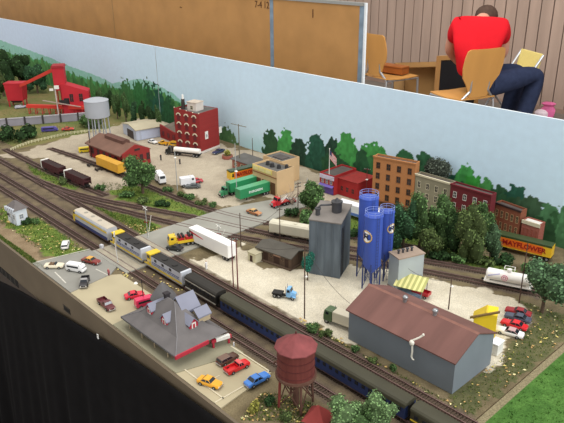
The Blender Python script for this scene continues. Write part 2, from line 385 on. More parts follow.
for k, (p, q, hh) in enumerate((((-3,270.5),(17.7,285),22), ((64,311),(70,315),11))):
    xa, za = wally(p[0], p[1]-4, .574); xb, zb = wally(q[0], q[1]-4, .574)
    t = thing('fascia_slot', ['dark slotted vent in the front board at far left', 'small dark socket hole in the front board beside grey parking area'][k], 'vent', (xa, .574), 0, za)
    b = MB(); b.box(0, -1, -hh/2, (xb-xa)*1000, 0, hh/2); b.build('recess', M('slot_dark', (24,22,20), .8, 0, 0), t)
    if k == 0:
        b = MB()
        for i in range(5): b.box((xb-xa)*200*i+8, -1.8, -hh/2, (xb-xa)*200*i+14, 0, hh/2)
        b.build('grille_bar', M('slot_bar', (60,56,50), .7, 0, 0), t)
    else:
        b = MB(); b.box(-2, -1.6, -hh/2-2, (xb-xa)*1000+2, -.6, -hh/2); b.box(-2, -1.6, hh/2, (xb-xa)*1000+2, -.6, hh/2+2); b.build('rim', M('slot_bar', (60,56,50), .7, 0, 0), t)
# black cloth hanging in front
edge = [wally(px, py, .566) for px, py in ((-40,262),(21,291),(60,314),(100,338),(150,371),(200,407),(240,436))]
ex = [p[0] for p in edge]; ez = [p[1] for p in edge]
nx = 420; nzz = 40; vs = []; fsx = []
for j in range(nzz+1):
    for i in range(nx+1):
        xx = -2.6+i*(2.6-.3)/nx; top = float(np.interp(xx, ex, ez)); t = j/nzz
        yy = .566-.035*t-.012*t*math.sin(xx*34+math.sin(xx*9)*2)-.004*t*math.sin(xx*90); vs.append((xx*1000, yy*1000, (top+(FLOOR+.01-top)*t)*1000))
for j in range(nzz):
    for i in range(nx): a = j*(nx+1)+i; fsx.append((a, a+1, a+nx+2, a+nx+1))
b = MB(); b.add(vs, fsx); o = b.build('table_skirt', M('black_cloth', (20,19,20), .95, 0, .15, 30, spec=.1), smooth=True); tag(o, 'black cloth skirt hanging down the front of the layout', 'cloth')
sk = o.modifiers.new('s', 'SOLIDIFY'); sk.thickness = .0012; sk.offset = 1
xx, zz = wally(97.5, 336.5, .562)
t = thing('cloth_clip', 'small white clip on the top edge of the black cloth', 'clip', (xx, .5635), 0, zz)
b = MB(); b.box(-3, -1.5, -6, 3, 0, 6); b.build('plate', M('clip_white', (232,232,228), .4, 0, 0), t); b = MB(); b.cyl((0,-1.5,3),(0,-3,3),1.2); b.build('stud', M('grey_edge', (150,150,146)), t)
# road and paved areas
def slab(name, pts, z0, z1, mat, label):
    b = MB(); b.prism([(x*1000, y*1000) for x, y in pts], z0, z1); o = b.build(name, mat); structure(o, label); return o
asph = M('asphalt', (146,144,134), .85, 0, .09, 14)
slab('road', [(-1.575,.735),(-1.39,.735),(-1.385,1.2),(-1.392,1.42),(-1.44,1.50),(-1.50,1.40),(-1.565,1.2)], -2.2, 3, asph, 'grey road crossing the tracks')
slab('parking_grey', [(-1.62,.581),(-1.585,.7345),(-1.44,.7345),(-1.412,.70),(-1.396,.581)], -2.2, 3, M('asphalt_front', (138,136,128), .85, 0, .08, 16), 'grey paved forecourt at the front')
slab('parking_beige', [(-1.3955,.581),(-1.4115,.70),(-1.395,.722),(-.81,.722),(-.795,.581)], -2.2, 2, M('beige_paving', (172,161,132), .85, 0, .07, 12), 'beige paved car park at the front')
slab('platform', [(-1.19,.5815),(-1.20,.70),(-1.18,.725),(-.90,.725),(-.935,.60),(-.94,.5815)], 2, 3.4, M('platform_grey', (138,134,112), .85, 0, .06, 20), 'grey pavement around the station')
lines = MB()
wl = M('worn_white_paint', (196,192,180), .8, 0, .2, 80)
for (a, b_) in (((36,263),(90,250)), ((55,273),(66,284)), ((96,270),(108,276))):
    p, q = g(*a), g(*b_); dx, dy = q[0]-p[0], q[1]-p[1]; n = math.hypot(dx, dy); nx_, ny_ = -dy/n*.0015, dx/n*.0015
    lines.prism([((p[0]+nx_)*1000,(p[1]+ny_)*1000),((q[0]+nx_)*1000,(q[1]+ny_)*1000),((q[0]-nx_)*1000,(q[1]-ny_)*1000),((p[0]-nx_)*1000,(p[1]-ny_)*1000)], 2.9, 3.25)
structure(lines.build('trim_1', wl), 'worn white lines on grey forecourt')
kb = MB(); kb.box(-937, 599, 2, -812, 602, 3.8); kb.box(-815, 581, 2, -812, 722, 3.8); kb.box(-937, 719, 2, -812, 722, 3.8); kb.box(-875, 602, 2, -873, 640, 2.6)
structure(kb.build('trim_2', M('pale_kerb', (196,186,160), .8, 0, .08)), 'pale kerbs round the small car park')
cr = MB()
for (y0, y1) in ((745,763),(765,786),(789,797),(800,816),(819,868),(872,888)):
    cr.box(-1572, y0, 2.8, -1392, y1, 3.6)
structure(cr.build('trim_3', M('crossing_planks', (158,150,132), .85, 0, .15, 40, stretch=(1,6,1))), 'pale boards of the level crossing between the rails')
# ------------------------------------------------------------------ tracks
railm = M('rusty_rail', (122,98,92), .45, .3, .15, 60); tiem = M('sleeper_brown', (74,60,50), .9, 0, .25, 200)
tie0 = None
TLAB = {'main': 'straight main track under the passenger train', 'second': 'straight track directly behind the passenger train', 'front': 'straight front track beside the station',
 'branch1': 'curved branch track, rear of the two crossing the road', 'branch2': 'curved branch track carrying white tank wagon', 'upper': 'yard track running from yellow boxcar across the road', 'siding': 'short siding under the two brown hopper wagons'}
tm = MB(); tm.box(-1.4, -14, -2, 1.4, 14, 1.2); tiemesh = tm.mesh('sleeper', tiem)
for nm, q in TP.items():
    x0, y0 = q[0]; root = thing('railway_track', TLAB[nm], 'railway track', (x0, y0), 0, 0)
    dq = np.gradient(q, axis=0); dq /= np.linalg.norm(dq, axis=1)[:,None]; nn = np.stack([-dq[:,1], dq[:,0]], -1)
    for sgn in (-1, 1):
        r = MB(); secs = []
        for i in range(len(q)):
            p = (q[i]+nn[i]*sgn*.00825-np.array([x0,y0]))*1000; n_ = nn[i]*.9
            secs.append([(p[0]-n_[0],p[1]-n_[1],1.2),(p[0]+n_[0],p[1]+n_[1],1.2),(p[0]+n_[0],p[1]+n_[1],4),(p[0]-n_[0],p[1]-n_[1],4)])
        r.loft(secs); r.build('rail', railm, root)
    qs = resample(TR[nm], .0068); dt = np.gradient(qs, axis=0); dd = np.hypot(qs[:,0], qs[:,1])+np.array([0 if -50 < proj((a[0],a[1],0))[0] < 614 and proj((a[0],a[1],0))[1] < 440 else 9 for a in qs])
    order = set(np.argsort(dd)[:100].tolist()); rest = MB()
    for i in range(len(qs)):
        a_ = math.atan2(dt[i][1], dt[i][0])
        if -1.575 < qs[i][0] < -1.388 and qs[i][1] > .73: continue
        if i in order:
            o = bpy.data.objects.new('sleeper', tiemesh); COL.objects.link(o); o.parent = root; o.location = (qs[i][0]-x0, qs[i][1]-y0, 0); o.rotation_euler = (0,0,a_)
        else:
            c, s_ = math.cos(a_), math.sin(a_); px_, py_ = (qs[i][0]-x0)*1000, (qs[i][1]-y0)*1000
            rest.add([(px_+u*c-v*s_, py_+u*s_+v*c, z_) for z_ in (-2,1.2) for u, v in ((-1.4,-14),(1.4,-14),(1.4,14),(-1.4,14))], [(4,5,6,7),(0,1,5,4),(1,2,6,5),(2,3,7,6),(3,0,4,7)])
    if rest.f: o = rest.build('sleepers', tiem, root); o['kind'] = 'stuff'
# ------------------------------------------------------------------ vegetation
def leafmats(key, c):
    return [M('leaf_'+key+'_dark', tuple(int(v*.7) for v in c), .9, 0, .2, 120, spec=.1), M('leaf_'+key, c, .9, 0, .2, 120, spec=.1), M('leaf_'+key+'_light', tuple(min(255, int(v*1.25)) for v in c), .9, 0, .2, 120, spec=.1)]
PAL = {'mid': (84,112,66), 'dark': (64,98,66), 'olive': (90,106,62), 'deep': (52,76,44), 'greygreen': (86,114,80), 'bright': (104,136,60), 'teal': (48,116,98), 'pale': (112,140,92), 'yellow': (150,148,72)}
barkm = M('bark', (92,76,62), .9, 0, .2, 200)
def foliage(blobs_, n, leaf, seed, core=.8):
    rd = random.Random(seed); b = MB()
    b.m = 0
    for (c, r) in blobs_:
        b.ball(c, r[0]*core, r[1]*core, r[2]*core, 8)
    tot = sum(r[0]*r[2] for c, r in blobs_)
    for (c, r) in blobs_:
        for k in range(int(n*r[0]*r[2]/tot)):
            d = Vector((rd.gauss(0,1), rd.gauss(0,1), rd.gauss(0,1)+.2)).normalized(); q = rd.uniform(.74, 1.08)
            p = Vector((c[0]+d.x*r[0]*q, c[1]+d.y*r[1]*q, c[2]+d.z*r[2]*q))
            if p.z < .5: continue
            a = Vector((rd.gauss(0,1), rd.gauss(0,1), rd.gauss(0,1))).normalized(); t = (d+a*.7).normalized(); u = t.orthogonal().normalized(); w = t.cross(u)
            s = leaf*rd.uniform(.6, 1.3); b.m = rd.choice((0,1,1,2))
            b.add([tuple(p+u*s), tuple(p+w*s*.8+t*s*.3), tuple(p-u*s), tuple(p-w*s*.8+t*s*.3)], [(0,1,2,3)])
    return b
def tree(name, label, base, ccy, rx, rz_, col, seed, group=None, ry=None, nb=14, leaf=None, n=900, trunk=True, cat='tree', cdx=0, group2=None):
    """base px on ground, ccy = pixel row of crown centre, rx/rz_ crown radii in pixels"""
    x, y = g(*base); k = mpp(*base); cz = hz(base[0], base[1], ccy); RX = rx*k; RZ = rz_*k*1.06
    rd = random.Random(seed); root = thing(name, label, cat, (x, y), 0, 0, group)
    RY = RX*(ry or 1)
    bl = []
    for i in range(nb):
        d = Vector((rd.gauss(0,1), rd.gauss(0,1), rd.gauss(0,.9))).normalized()*rd.uniform(.45,.82); s = rd.uniform(.3,.52)
        bl.append(((d.x*RX, d.y*RY, cz+d.z*RZ), (RX*s, RY*s, RZ*s)))
    bl.append(((0,0,cz), (RX*.66, RY*.66, RZ*.66)))
    lf = leaf or max(1.5, RX*.062)
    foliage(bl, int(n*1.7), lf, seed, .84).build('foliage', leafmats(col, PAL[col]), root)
    if trunk:
        b = MB(); r = max(1.2, RX*.09); b.cyl((0,0,-1), (0,0,cz), r, r*.55, 8)
        for i in range(4):
            c = bl[i][0]; b.cyl((0,0,cz*.55), (c[0]*.8, c[1]*.8, c[2]), r*.45, r*.2, 5)
        b.build('trunk', barkm, root)
    return root
def bush(label, base, rx, hp_, col, seed, group=None, ry=1, n=260, leaf=None):
    x, y = g(*base); k = mpp(*base); RX = rx*k; H = hp_*k; rd = random.Random(seed)
    root = thing('bush', label, 'bush', (x, y), 0, 0, group); bl = []
    for i in range(6):
        bl.append(((rd.uniform(-.55,.55)*RX, rd.uniform(-.55,.55)*RX*ry, H*rd.uniform(.25,.55)), (RX*rd.uniform(.35,.5), RX*ry*rd.uniform(.35,.5), H*rd.uniform(.3,.45))))
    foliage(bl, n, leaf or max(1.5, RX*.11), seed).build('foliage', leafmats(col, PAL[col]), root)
    b = MB()
    for i in range(3): b.cyl((rd.uniform(-.2,.2)*RX,0,-.6), bl[i][0], .8, .4, 5)
    b.build('stem', barkm, root); return root
# ------------------------------------------------------------------ vehicles
glass = M('dark_glass', (30,36,42), .15, 0, 0, spec=.6); tyre = M('tyre', (26,25,25), .85, 0, 0); chrome = M('chrome', (190,190,192), .25, .8, 0)
hub = M('hubcap', (150,150,150), .4, .4, 0); redlamp = M('tail_lamp', (150,20,20), .4, 0, 0); undern = M('chassis_dark', (38,36,34), .8, 0, .1)
def paint(rgb): return M('paint_%d_%d_%d' % rgb, rgb, .3, 0, .03, 30, spec=.5)
def sec(x, hw, z0, z1): 
    h = z1-z0
    return [(x,-hw*.9,z0),(x,-hw,z0+.35*h),(x,-hw*.97,z0+.72*h),(x,-hw*.84,z1),(x,hw*.84,z1),(x,hw*.97,z0+.72*h),(x,hw,z0+.35*h),(x,hw*.9,z0)]
def wheel(parent, x, y, r=3.8, w=3.6, z=None, dual=False, name='wheel'):
    z = r if z is None else z; s = 1 if y > 0 else -1; ww = w*(1.9 if dual else 1)
    b = MB(); b.cyl((0,-ww/2,0),(0,ww/2,0), r, r, 14); b.m = 1; b.cyl((0,s*ww/2,0),(0,s*(ww/2+.3),0), r*.55, r*.5, 10)
    return b.build(name, [tyre, hub], parent, (x*.001, y*.001, z*.001))
def car(label, pa, pb, rgb, kind='sedan', z=0, roof=None, cat='car', L_=None, group=None, lift=0, stripe=None):
    z = z*.001; (x0,y0), (x1,y1) = g(*pa, z), g(*pb, z); A = math.atan2(y1-y0, x1-x0)
    L0 = L_ or min(64, max(48, math.hypot(x1-x0, y1-y0)*1000)); s = L0/60
    root = thing({'sedan':'car','wagon':'station_wagon','pickup':'pickup_truck','van':'van','convertible':'convertible_car'}[kind], label, cat, ((x0+x1)/2, (y0+y1)/2), A, z, group)
    pm = paint(rgb); rm = paint(roof) if roof else pm; l = L0/2
    if kind == 'van':
        b = MB(); b.loft([sec(-l,9.5,4,19), sec(-l+2,10.5,3.2,22), sec(l*.45,10.5,3,22), sec(l*.78,10.2,3,20), sec(l*.93,9.8,3,12), sec(l,8.5,4,9)]); b.build('body', pm, root, smooth=True)
        b = MB(); b.loft([[(l*.50,-9.2,21.3),(l*.50,9.2,21.3),(l*.90,8.8,12.6),(l*.90,-8.8,12.6)], [(l*.54,-9.2,21.9),(l*.54,9.2,21.9),(l*.94,8.8,12.9),(l*.94,-8.8,12.9)]]); b.build('windscreen', glass, root)
        for sy in (-1,1):
            b = MB(); b.box(-l*.8, sy*10.0-.8, 13, l*.5, sy*10.0+.8, 18); b.build('side_window', glass, root)
        if roof: b = MB(); b.box(-l+3,-8.4,21.8,l*.42,8.4,22.8); b.build('roof', rm, root, bevel=.4)
    else:
        if kind == 'pickup':
            b = MB(); b.loft([sec(l*-.02,10.5,3,11.5), sec(l*.45,10.5,3,11.5), sec(l*.9,10,3,10.5), sec(l,8.6,4,9)]); b.build('body', pm, root, smooth=True)
            b = MB(); b.box(-l,-10.3,3.5,-.02*l,10.3,6); b.box(-l,-10.3,6,-.02*l,-9.2,11.5); b.box(-l,9.2,6,-.02*l,10.3,11.5); b.box(-l,-9.2,6,-l+1.2,9.2,11.5); b.build('bed', pm, root, bevel=.3)
            c0, c1, t0, t1 = -.02, .44, .03, .30
        else:
            b = MB(); b.loft([sec(-l,8.8,4.2,8.6), sec(-l*.95,10,3.2,10.2), sec(-l*.5,10.6,2.8,11), sec(l*.35,10.6,2.8,11), sec(l*.9,10,3,10), sec(l,8.8,4,8.2)]); b.build('body', pm, root, smooth=True)
            c0, c1, t0, t1 = {'sedan': (-.62,.34,-.36,.08), 'wagon': (-.92,.34,-.84,.08), 'convertible': (-.55,.3,-.5,.2)}[kind]
        if kind == 'convertible':
            b = MB(); b.box(-l*.5,-8,10.6,l*.12,8,11.6); b.build('interior', M('seat_brown', (120,96,74), .8, 0, .1), root)
            b = MB(); b.loft([[(l*.3,-8.4,10.8),(l*.3,8.4,10.8),(l*.16,7.6,15),(l*.16,-7.6,15)],[(l*.27,-8.4,10.8),(l*.27,8.4,10.8),(l*.13,7.6,15),(l*.13,-7.6,15)]]); b.build('windscreen', glass, root)
            for xx in (-.32, -.05):
                b = MB(); b.box(l*xx-2,-7,11,l*xx+1,7,14); b.build('seat_back', M('seat_brown', (120,96,74)), root, bevel=.5)
        else:
            zt_ = 16.5 if kind != 'pickup' else 18
            b = MB(); b.loft([[(c0*l,-9.4,10.6),(c1*l,-9.4,10.6),(c1*l,9.4,10.6),(c0*l,9.4,10.6)], [(t0*l,-7.9,zt_-.8),(t1*l,-7.9,zt_-.8),(t1*l,7.9,zt_-.8),(t0*l,7.9,zt_-.8)]]); b.build('windows', glass, root)
            b = MB(); b.loft([[(t0*l-1,-8.3,zt_-1),(t1*l+1,-8.3,zt_-1),(t1*l+1,8.3,zt_-1),(t0*l-1,8.3,zt_-1)], [(t0*l,-7.4,zt_),(t1*l,-7.4,zt_),(t1*l,7.4,zt_),(t0*l,7.4,zt_)]])
            for sy in (-1,1):
                for xx, tt in ((c0,t0),((c0+c1)/2,(t0+t1)/2),(c1,t1)): b.bar((xx*l, sy*9.5, 10.6), (tt*l, sy*8.0, zt_-.6), .8)
            b.build('roof', rm, root)
    b = MB(); b.box(l-.6,-9.2,4,l+.9,9.2,5.8); b.build('bumper', chrome, root, bevel=.3)
    b = MB(); b.box(-l-.9,-9.2,4,-l+.6,9.2,5.8); b.build('bumper', chrome, root, bevel=.3)
    for sy in (-1,1):
        b = MB(); b.cyl((l-1.5,sy*6.6,7.4),(l+.4,sy*6.6,7.3),1.3,1.2,8); b.build('headlamp', M('lamp_glass', (230,228,215), .2, 0, 0), root)
        b = MB(); b.box(-l-.3,sy*7-1.4,6.8,-l+.8,sy*7+1.4,8.2); b.build('tail_lamp', redlamp, root)
        for xx in (-.6,.62): wheel(root, xx*l, sy*9.3)
    if stripe:
        b = MB(); b.box(-l*.98, -10.75, 7.2, l*.9, 10.75, 8.6); b.build('side_stripe', paint(stripe), root)
    return root
def tractor(root, x0, rgb, frame_to, hood=True, sleeper=False, wheels=((6,0),), roofc=None):
    """cab unit whose nose is at x0 (facing +x), parts added to root"""
    pm = paint(rgb)
    if hood:
        b = MB(); b.loft([sec(x0-26,10,9,25), sec(x0-12,10,9,24)]); 
        b.loft([[(x0-27,-12,8),(x0-13,-12,8),(x0-13,12,8),(x0-27,12,8)],[(x0-27,-12,22),(x0-13,-12,22),(x0-13,12,22),(x0-27,12,22)],[(x0-26,-11,34),(x0-16,-11,34),(x0-16,11,34),(x0-26,11,34)]]); b.build('cab', pm, root, bevel=.8)
        b = MB(); b.loft([sec(x0-14,8,9,22), sec(x0-4,7.6,9,21), sec(x0,6.6,9,19)]); b.build('hood', pm, root, smooth=True)
        b = MB(); b.box(x0-.4,-5.5,9.5,x0+.5,5.5,18); b.build('grille', chrome, root)
        for sy in (-1,1):
            b = MB(); b.loft([[(x0-11,sy*8,10),(x0+1,sy*8,9),(x0+1,sy*12.5,8),(x0-11,sy*12.5,10)],[(x0-10,sy*8,12),(x0,sy*8,11),(x0,sy*12.5,10),(x0-10,sy*12.5,12.5)]]); b.build('fender', pm, root)
        wx = x0-20
    else:
        b = MB(); b.loft([[(x0-22,-12.5,8),(x0,-12.5,8),(x0,12.5,8),(x0-22,12.5,8)],[(x0-22,-12.5,22),(x0,-12.5,22),(x0,12.5,22),(x0-22,12.5,22)],[(x0-22,-12,35),(x0-3,-12,35),(x0-3,12,35),(x0-22,12,35)]]); b.build('cab', pm, root, bevel=.8)
        wx = x0-10
    b = MB(); b.loft([[(wx+7.6,-10,23.5),(wx+7.6,10,23.5),(wx+7.6,10,24),(wx+7.6,-10,24)],[(wx+6.6,-10,23.5),(wx+6.6,10,23.5),(wx+4.3,9.4,32.6),(wx+4.3,-9.4,32.6)]])
    b = MB(); zz = [(wx+(7.2 if hood else 10.3), 23.4), (wx+(4.8 if hood else 7.6), 32.8)]
    b.add([(zz[0][0],-10,zz[0][1]),(zz[0][0],10,zz[0][1]),(zz[1][0],9.4,zz[1][1]),(zz[1][0],-9.4,zz[1][1]),(zz[0][0]-2,-10,zz[0][1]),(zz[0][0]-2,10,zz[0][1]),(zz[1][0]-2,9.4,zz[1][1]),(zz[1][0]-2,-9.4,zz[1][1])],[(0,1,2,3),(7,6,5,4),(0,4,5,1),(1,5,6,2),(2,6,7,3),(3,7,4,0)]); b.build('windscreen', glass, root)
    for sy in (-1,1):
        b = MB(); b.box(wx-4, sy*12-.5, 23.5, wx+4, sy*12+.4, 31); b.build('side_window', glass, root)
        b = MB(); b.cyl((wx-9,sy*9,14),(wx-9,sy*9,40),.9,.9,6); b.build('exhaust_stack', chrome, root)
    b = MB(); b.box(frame_to,-5,6.5,x0-2,5,9.5); b.build('frame', undern, root)
    for sy in (-1,1):
        wheel(root, x0-8, sy*10, 5.8, 3.6)
        for xx in (frame_to+8, frame_to+21): wheel(root, xx, sy*9, 5.8, 3, dual=True)
def trailer_box(root, xa, xb, rgb, zb=12, zt_=45, roof=None, w=14.5, legs=True, stripe=None):
    b = MB(); b.box(xa,-w,zb,xb,w,zt_); b.build('box_body', paint(rgb), root, bevel=.8)
    b = MB(); b.box(xa+.6,-w+.6,zt_-.2,xb-.6,w-.6,zt_+.7); b.build('roof', paint(roof or rgb), root, bevel=.3)
    b = MB(); b.box(xa-.5,-w+1.2,zb+1,xa+.1,-.3,zt_-1); b.build('rear_door', paint(rgb), root); b = MB(); b.box(xa-.5,.3,zb+1,xa+.1,w-1.2,zt_-1); b.build('rear_door', paint(rgb), root)
    b = MB(); b.box(xa,-w*.5,9,xa+38,w*.5,zb); b.build('axle_frame', undern, root)
    for sy in (-1,1):
        for xx in (xa+10, xa+23): wheel(root, xx, sy*9.5, 5.8, 3, dual=True)
        if legs: b = MB(); b.box(xb-34,sy*7-1,0,xb-31,sy*7+1,zb); b.build('landing_leg', undern, root)
# ------------------------------------------------------------------ rail vehicles (rail head at z=4)
def bogie(root, x, r=5.2, wb=13, n=2):
    b = MB(); b.box(-wb-4,-11.2,5.5,wb+4,-9.4,9.5); b.box(-wb-4,9.4,5.5,wb+4,11.2,9.5); b.box(-2,-11,6,2,11,11); t = b.build('bogie', undern, root, (x*.001,0,0), bevel=.4)
    for xx in np.linspace(-wb, wb, n):
        w = MB(); w.cyl((0,-9.3,0),(0,-7,0),r,r,14); w.cyl((0,7,0),(0,9.3,0),r,r,14); w.cyl((0,-9,0),(0,9,0),1.2,1.2,6); w.build('wheelset', M('wheel_steel', (70,62,58), .5, .4, .1), t, (xx*.001,0,(4+r)*.001))
    return t
def coupler(root, x, s):
    b = MB(); b.box(min(x,x+s*7),-1.4,11,max(x,x+s*7),1.4,14); b.box(x+s*6-1.5,-2.4,10.4,x+s*6+1.5,2.4,14.6); return b.build('coupler', undern, root)
def railcar(name, label, cat, x0, x1, y, rz=0, group=None, bog=.32, r=5.2, nax=2, wb=13, cxy=None):
    """root at centre; +x along track"""
    L_ = (x1-x0)*1000; root = thing(name, label, cat, cxy or ((x0+x1)/2, y), rz, 0, group)
    for s in (-1, 1): bogie(root, s*L_*bog, r, wb, nax); coupler(root, s*L_/2*.985, s)
    return root, L_
dh_grey = M('loco_grey', (176,178,184), .5, 0, .06, 40); dh_yel = M('loco_yellow', (216,184,48), .5, 0, .06, 40); dh_blue = M('loco_blue', (58,66,110), .5, 0, .06, 40); blk = M('loco_black', (42,40,38), .6, 0, .12, 40)
roofbe = M('roof_beige_grey', (188,178,160), .6, 0, .06, 30)
YT = .808
def cabunit(x0, x1):
    root, L_ = railcar('locomotive', 'leading diesel locomotive with beige grey roof and yellow nose at left end', 'locomotive', x0, x1, YT, nax=3, wb=16)
    l = L_/2
    prof = lambda hw, z0, zt_: [(-hw,z0),(hw,z0),(hw,zt_-7),(hw*.82,zt_-1.6),(hw*.4,zt_),(-hw*.4,zt_),(-hw*.82,zt_-1.6),(-hw,zt_-7)]
    def lo(secs, nm, mt): b = MB(); b.loft([[(x,yy,zz) for yy, zz in prof(hw,z0,zt_)] for x, hw, z0, zt_ in secs]); return b.build(nm, mt, root)
    lo([(-l+26,17,13,50),(l,17,13,50)], 'carbody', dh_grey)
    lo([(-l,11,14,30),(-l+5,14.5,13,34),(-l+14,16.5,13,37),(-l+17,17,13,48),(-l+26.2,17.05,13,50.1)], 'nose', dh_yel)
    lo2 = MB(); lo2.loft([[(x,-14.4,48.6),(x,14.4,48.6),(x,9,50.8),(x,-9,50.8)] for x in (-l+20, l+.1)]); lo2.build('roof', roofbe, root)
    for sy in (-1,1):
        b = MB(); b.box(-l+24, sy*17-.5, 12.5, l-.5, sy*17+.5, 22); b.build('blue_band', dh_blue, root)
        b = MB(); b.box(-l+24, sy*17-.6, 34, l-.5, sy*17+.6, 39); b.build('yellow_band', dh_yel, root)
        b = MB(); b.box(-l+19.5, sy*17-.7, 38, -l+26.5, sy*17+.7, 45); b.build('cab_window', glass, root)
    b = MB(); b.loft([[(-l+15.4,-12,38.5),(-l+15.4,12,38.5),(-l+17.2,11.5,46),(-l+17.2,-11.5,46)],[(-l+13.6,-12,38.5),(-l+13.6,12,38.5),(-l+16.2,11.5,46),(-l+16.2,-11.5,46)]]); b.build('windscreen', glass, root)
    b = MB(); b.cyl((-l-1.2,0,26),(-l+4,0,26),2.6,2.6,10); b.build('headlamp', M('lamp_glass', (230,228,215)), root)
    b = MB(); b.box(-26,-11,5.5,26,11,12); b.build('fuel_tank', undern, root)
    for k in range(3): b = MB(); b.cyl((-l+70+k*42,0,50),(-l+70+k*42,0,51.6),6,6,14); b.build('roof_fan', M('fan_grey', (150,144,132), .6, 0, .1), root)
cabunit(xat(71.5, .791)+.003, xat(108.5, .791)-.004)
def hoodunit(x0, x1, label):
    root, L_ = railcar('locomotive', label, 'locomotive', x0, x1, YT, nax=2, wb=14, group=None); l = L_/2
    b = MB(); b.box(-l,-17,11,l,17,15); b.build('walkway', M('walk_grey', (150,148,144), .6, 0, .1), root)
    b = MB(); b.box(-l+1,-17.2,15,l-1,-16.6,19); b.box(-l+1,16.6,15,l-1,17.2,19); b.build('yellow_band', dh_yel, root)
    b = MB(); b.box(-l+31,-15,15,l-8,15,43); b.build('hood', dh_grey, root, bevel=1)
    b = MB(); b.box(-l+32,-15.2,43,l-9,15.2,45); b.build('roof', blk, root, bevel=.8)
    b = MB(); b.box(-l+12,-15.6,15,-l+31,15.6,46); b.build('cab', dh_yel, root, bevel=1)
    b = MB(); b.box(-l+9.5,-16.4,46,-l+32,16.4,48); b.build('cab_roof', dh_yel, root, bevel=.5)
    b = MB(); b.box(-l+2,-10,15,-l+12,10,32); b.build('nose', dh_yel, root, bevel=1.4)
    b = MB(); b.box(-l+11.6,-12,35,-l+12.2,12,44); b.build('windscreen', glass, root)
    for sy in (-1,1):
        b = MB(); b.box(-l+15,sy*15.6-.4,34,-l+27,sy*15.6+.4,43); b.build('cab_window', glass, root)
        b = MB(); b.box(-l+36,sy*15-.4,23,l-14,sy*15+.4,29); b.build('blue_stripe', dh_blue, root)
        for k in range(3): b = MB(); b.box(-l+48+k*34,sy*15-.5,33,-l+58+k*34,sy*15+.5,40); b.build('side_grille', blk, root)
        b = MB()
        for k in range(9): xx = -l+5+k*(L_-10)/8; b.cyl((xx,sy*16.6,15),(xx,sy*16.6,27),.5,.5,5)
        b.cyl((-l+5,sy*16.6,27),(l-5,sy*16.6,27),.5,.5,5); b.build('handrail', dh_grey, root)
    b = MB(); b.box(l-8,-15.5,15,l-1.5,15.5,47); b.build('end_bulkhead', M('end_pale_grey', (196,200,206), .5, 0, .05), root, bevel=.8)
    b = MB(); b.box(-24,-11,5.5,24,11,11.5); b.build('fuel_tank', undern, root)
    for k in range(2): b = MB(); b.cyl((-10+k*44,0,45),(-10+k*44,0,47),8,8,14); b.build('roof_fan', blk, root)
hoodunit(xat(110, .791)+.002, xat(142.5, .791)-.002, 'second locomotive with light grey sides and yellow cab, in middle of three')
hoodunit(xat(145, .791)-.002, xat(183.5, .791)-.006, 'third locomotive with light grey sides and yellow cab, coupled to black coach')
def coach(x0, x1, label, side, roof, bands, group='passenger coaches of the train'):
    root, L_ = railcar('passenger_coach', label, 'railway coach', x0, x1, YT, nax=2, wb=14, bog=.36, group=group); l = L_/2
    b = MB(); b.prismx([(-16.5,11),(16.5,11),(16.5,38),(-16.5,38)], -l+1, l-1); b.build('carbody', side, root, bevel=.5)
    b = MB(); b.prismx([(-17,38),(17,38),(16,41.5),(12.5,44.5),(6,46),(-6,46),(-12.5,44.5),(-16,41.5)], -l, l); b.build('roof', roof, root)
    for sy in (-1,1):
        for (z0, z1, mt, nm) in bands: b = MB(); b.box(-l+1.5, sy*16.5-.35, z0, l-1.5, sy*16.5+.35, z1); b.build(nm, mt, root)
        n = int(L_/17)
        for k in range(n):
            xx = -l+14+(L_-28)*k/(n-1); b = MB(); b.box(xx-4,sy*16.5-.5,25,xx+4,sy*16.5+.5,32.5); b.build('window', glass, root)
    b = MB(); b.box(l-1,-7,13,l+1.5,7,38); b.build('gangway', blk, root)
    b = MB(); b.box(-l-1.5,-7,13,-l+1,7,38); b.build('gangway', blk, root)
    return root
darkroof = M('coach_roof_dark', (66,62,52), .65, 0, .15, 20); silver = M('band_silver', (176,172,160), .5, 0, .08); navy = M('coach_blue', (40,54,94), .5, 0, .1, 30); greenroof = M('coach_roof_green', (62,60,46), .65, 0, .15, 20)
coach(xat(185,.791)+.0, xat(217.5,.791)-.006, 'black coach with two pale bands, first behind the locomotives', M('coach_black', (34,32,30), .5, 0, .1), M('coach_roof_black', (44,41,36), .65, 0, .15, 20), [(13,16.5,silver,'pale_band'),(34.5,37.5,silver,'pale_band')])
xa = xat(220,.791); xe = xat(408,.791)-.008; xm = xat(300,.791)
grb = M('band_olive', (78,76,56), .5, 0, .1)
coach(xa, xm-.004, 'blue coach with olive roof, coupled behind the black coach', navy, greenroof, [(34,37.8,grb,'olive_band')])
coach(xm+.004, xe, 'blue coach with olive roof, between red water tower and last coach', navy, greenroof, [(34,37.8,grb,'olive_band')])
coach(xe+.010, xe+.31, 'last coach, dark olive with a yellow stripe, at bottom edge', M('coach_olive', (60,58,44), .5, 0, .1), greenroof, [(18,21,dh_yel,'yellow_band')])
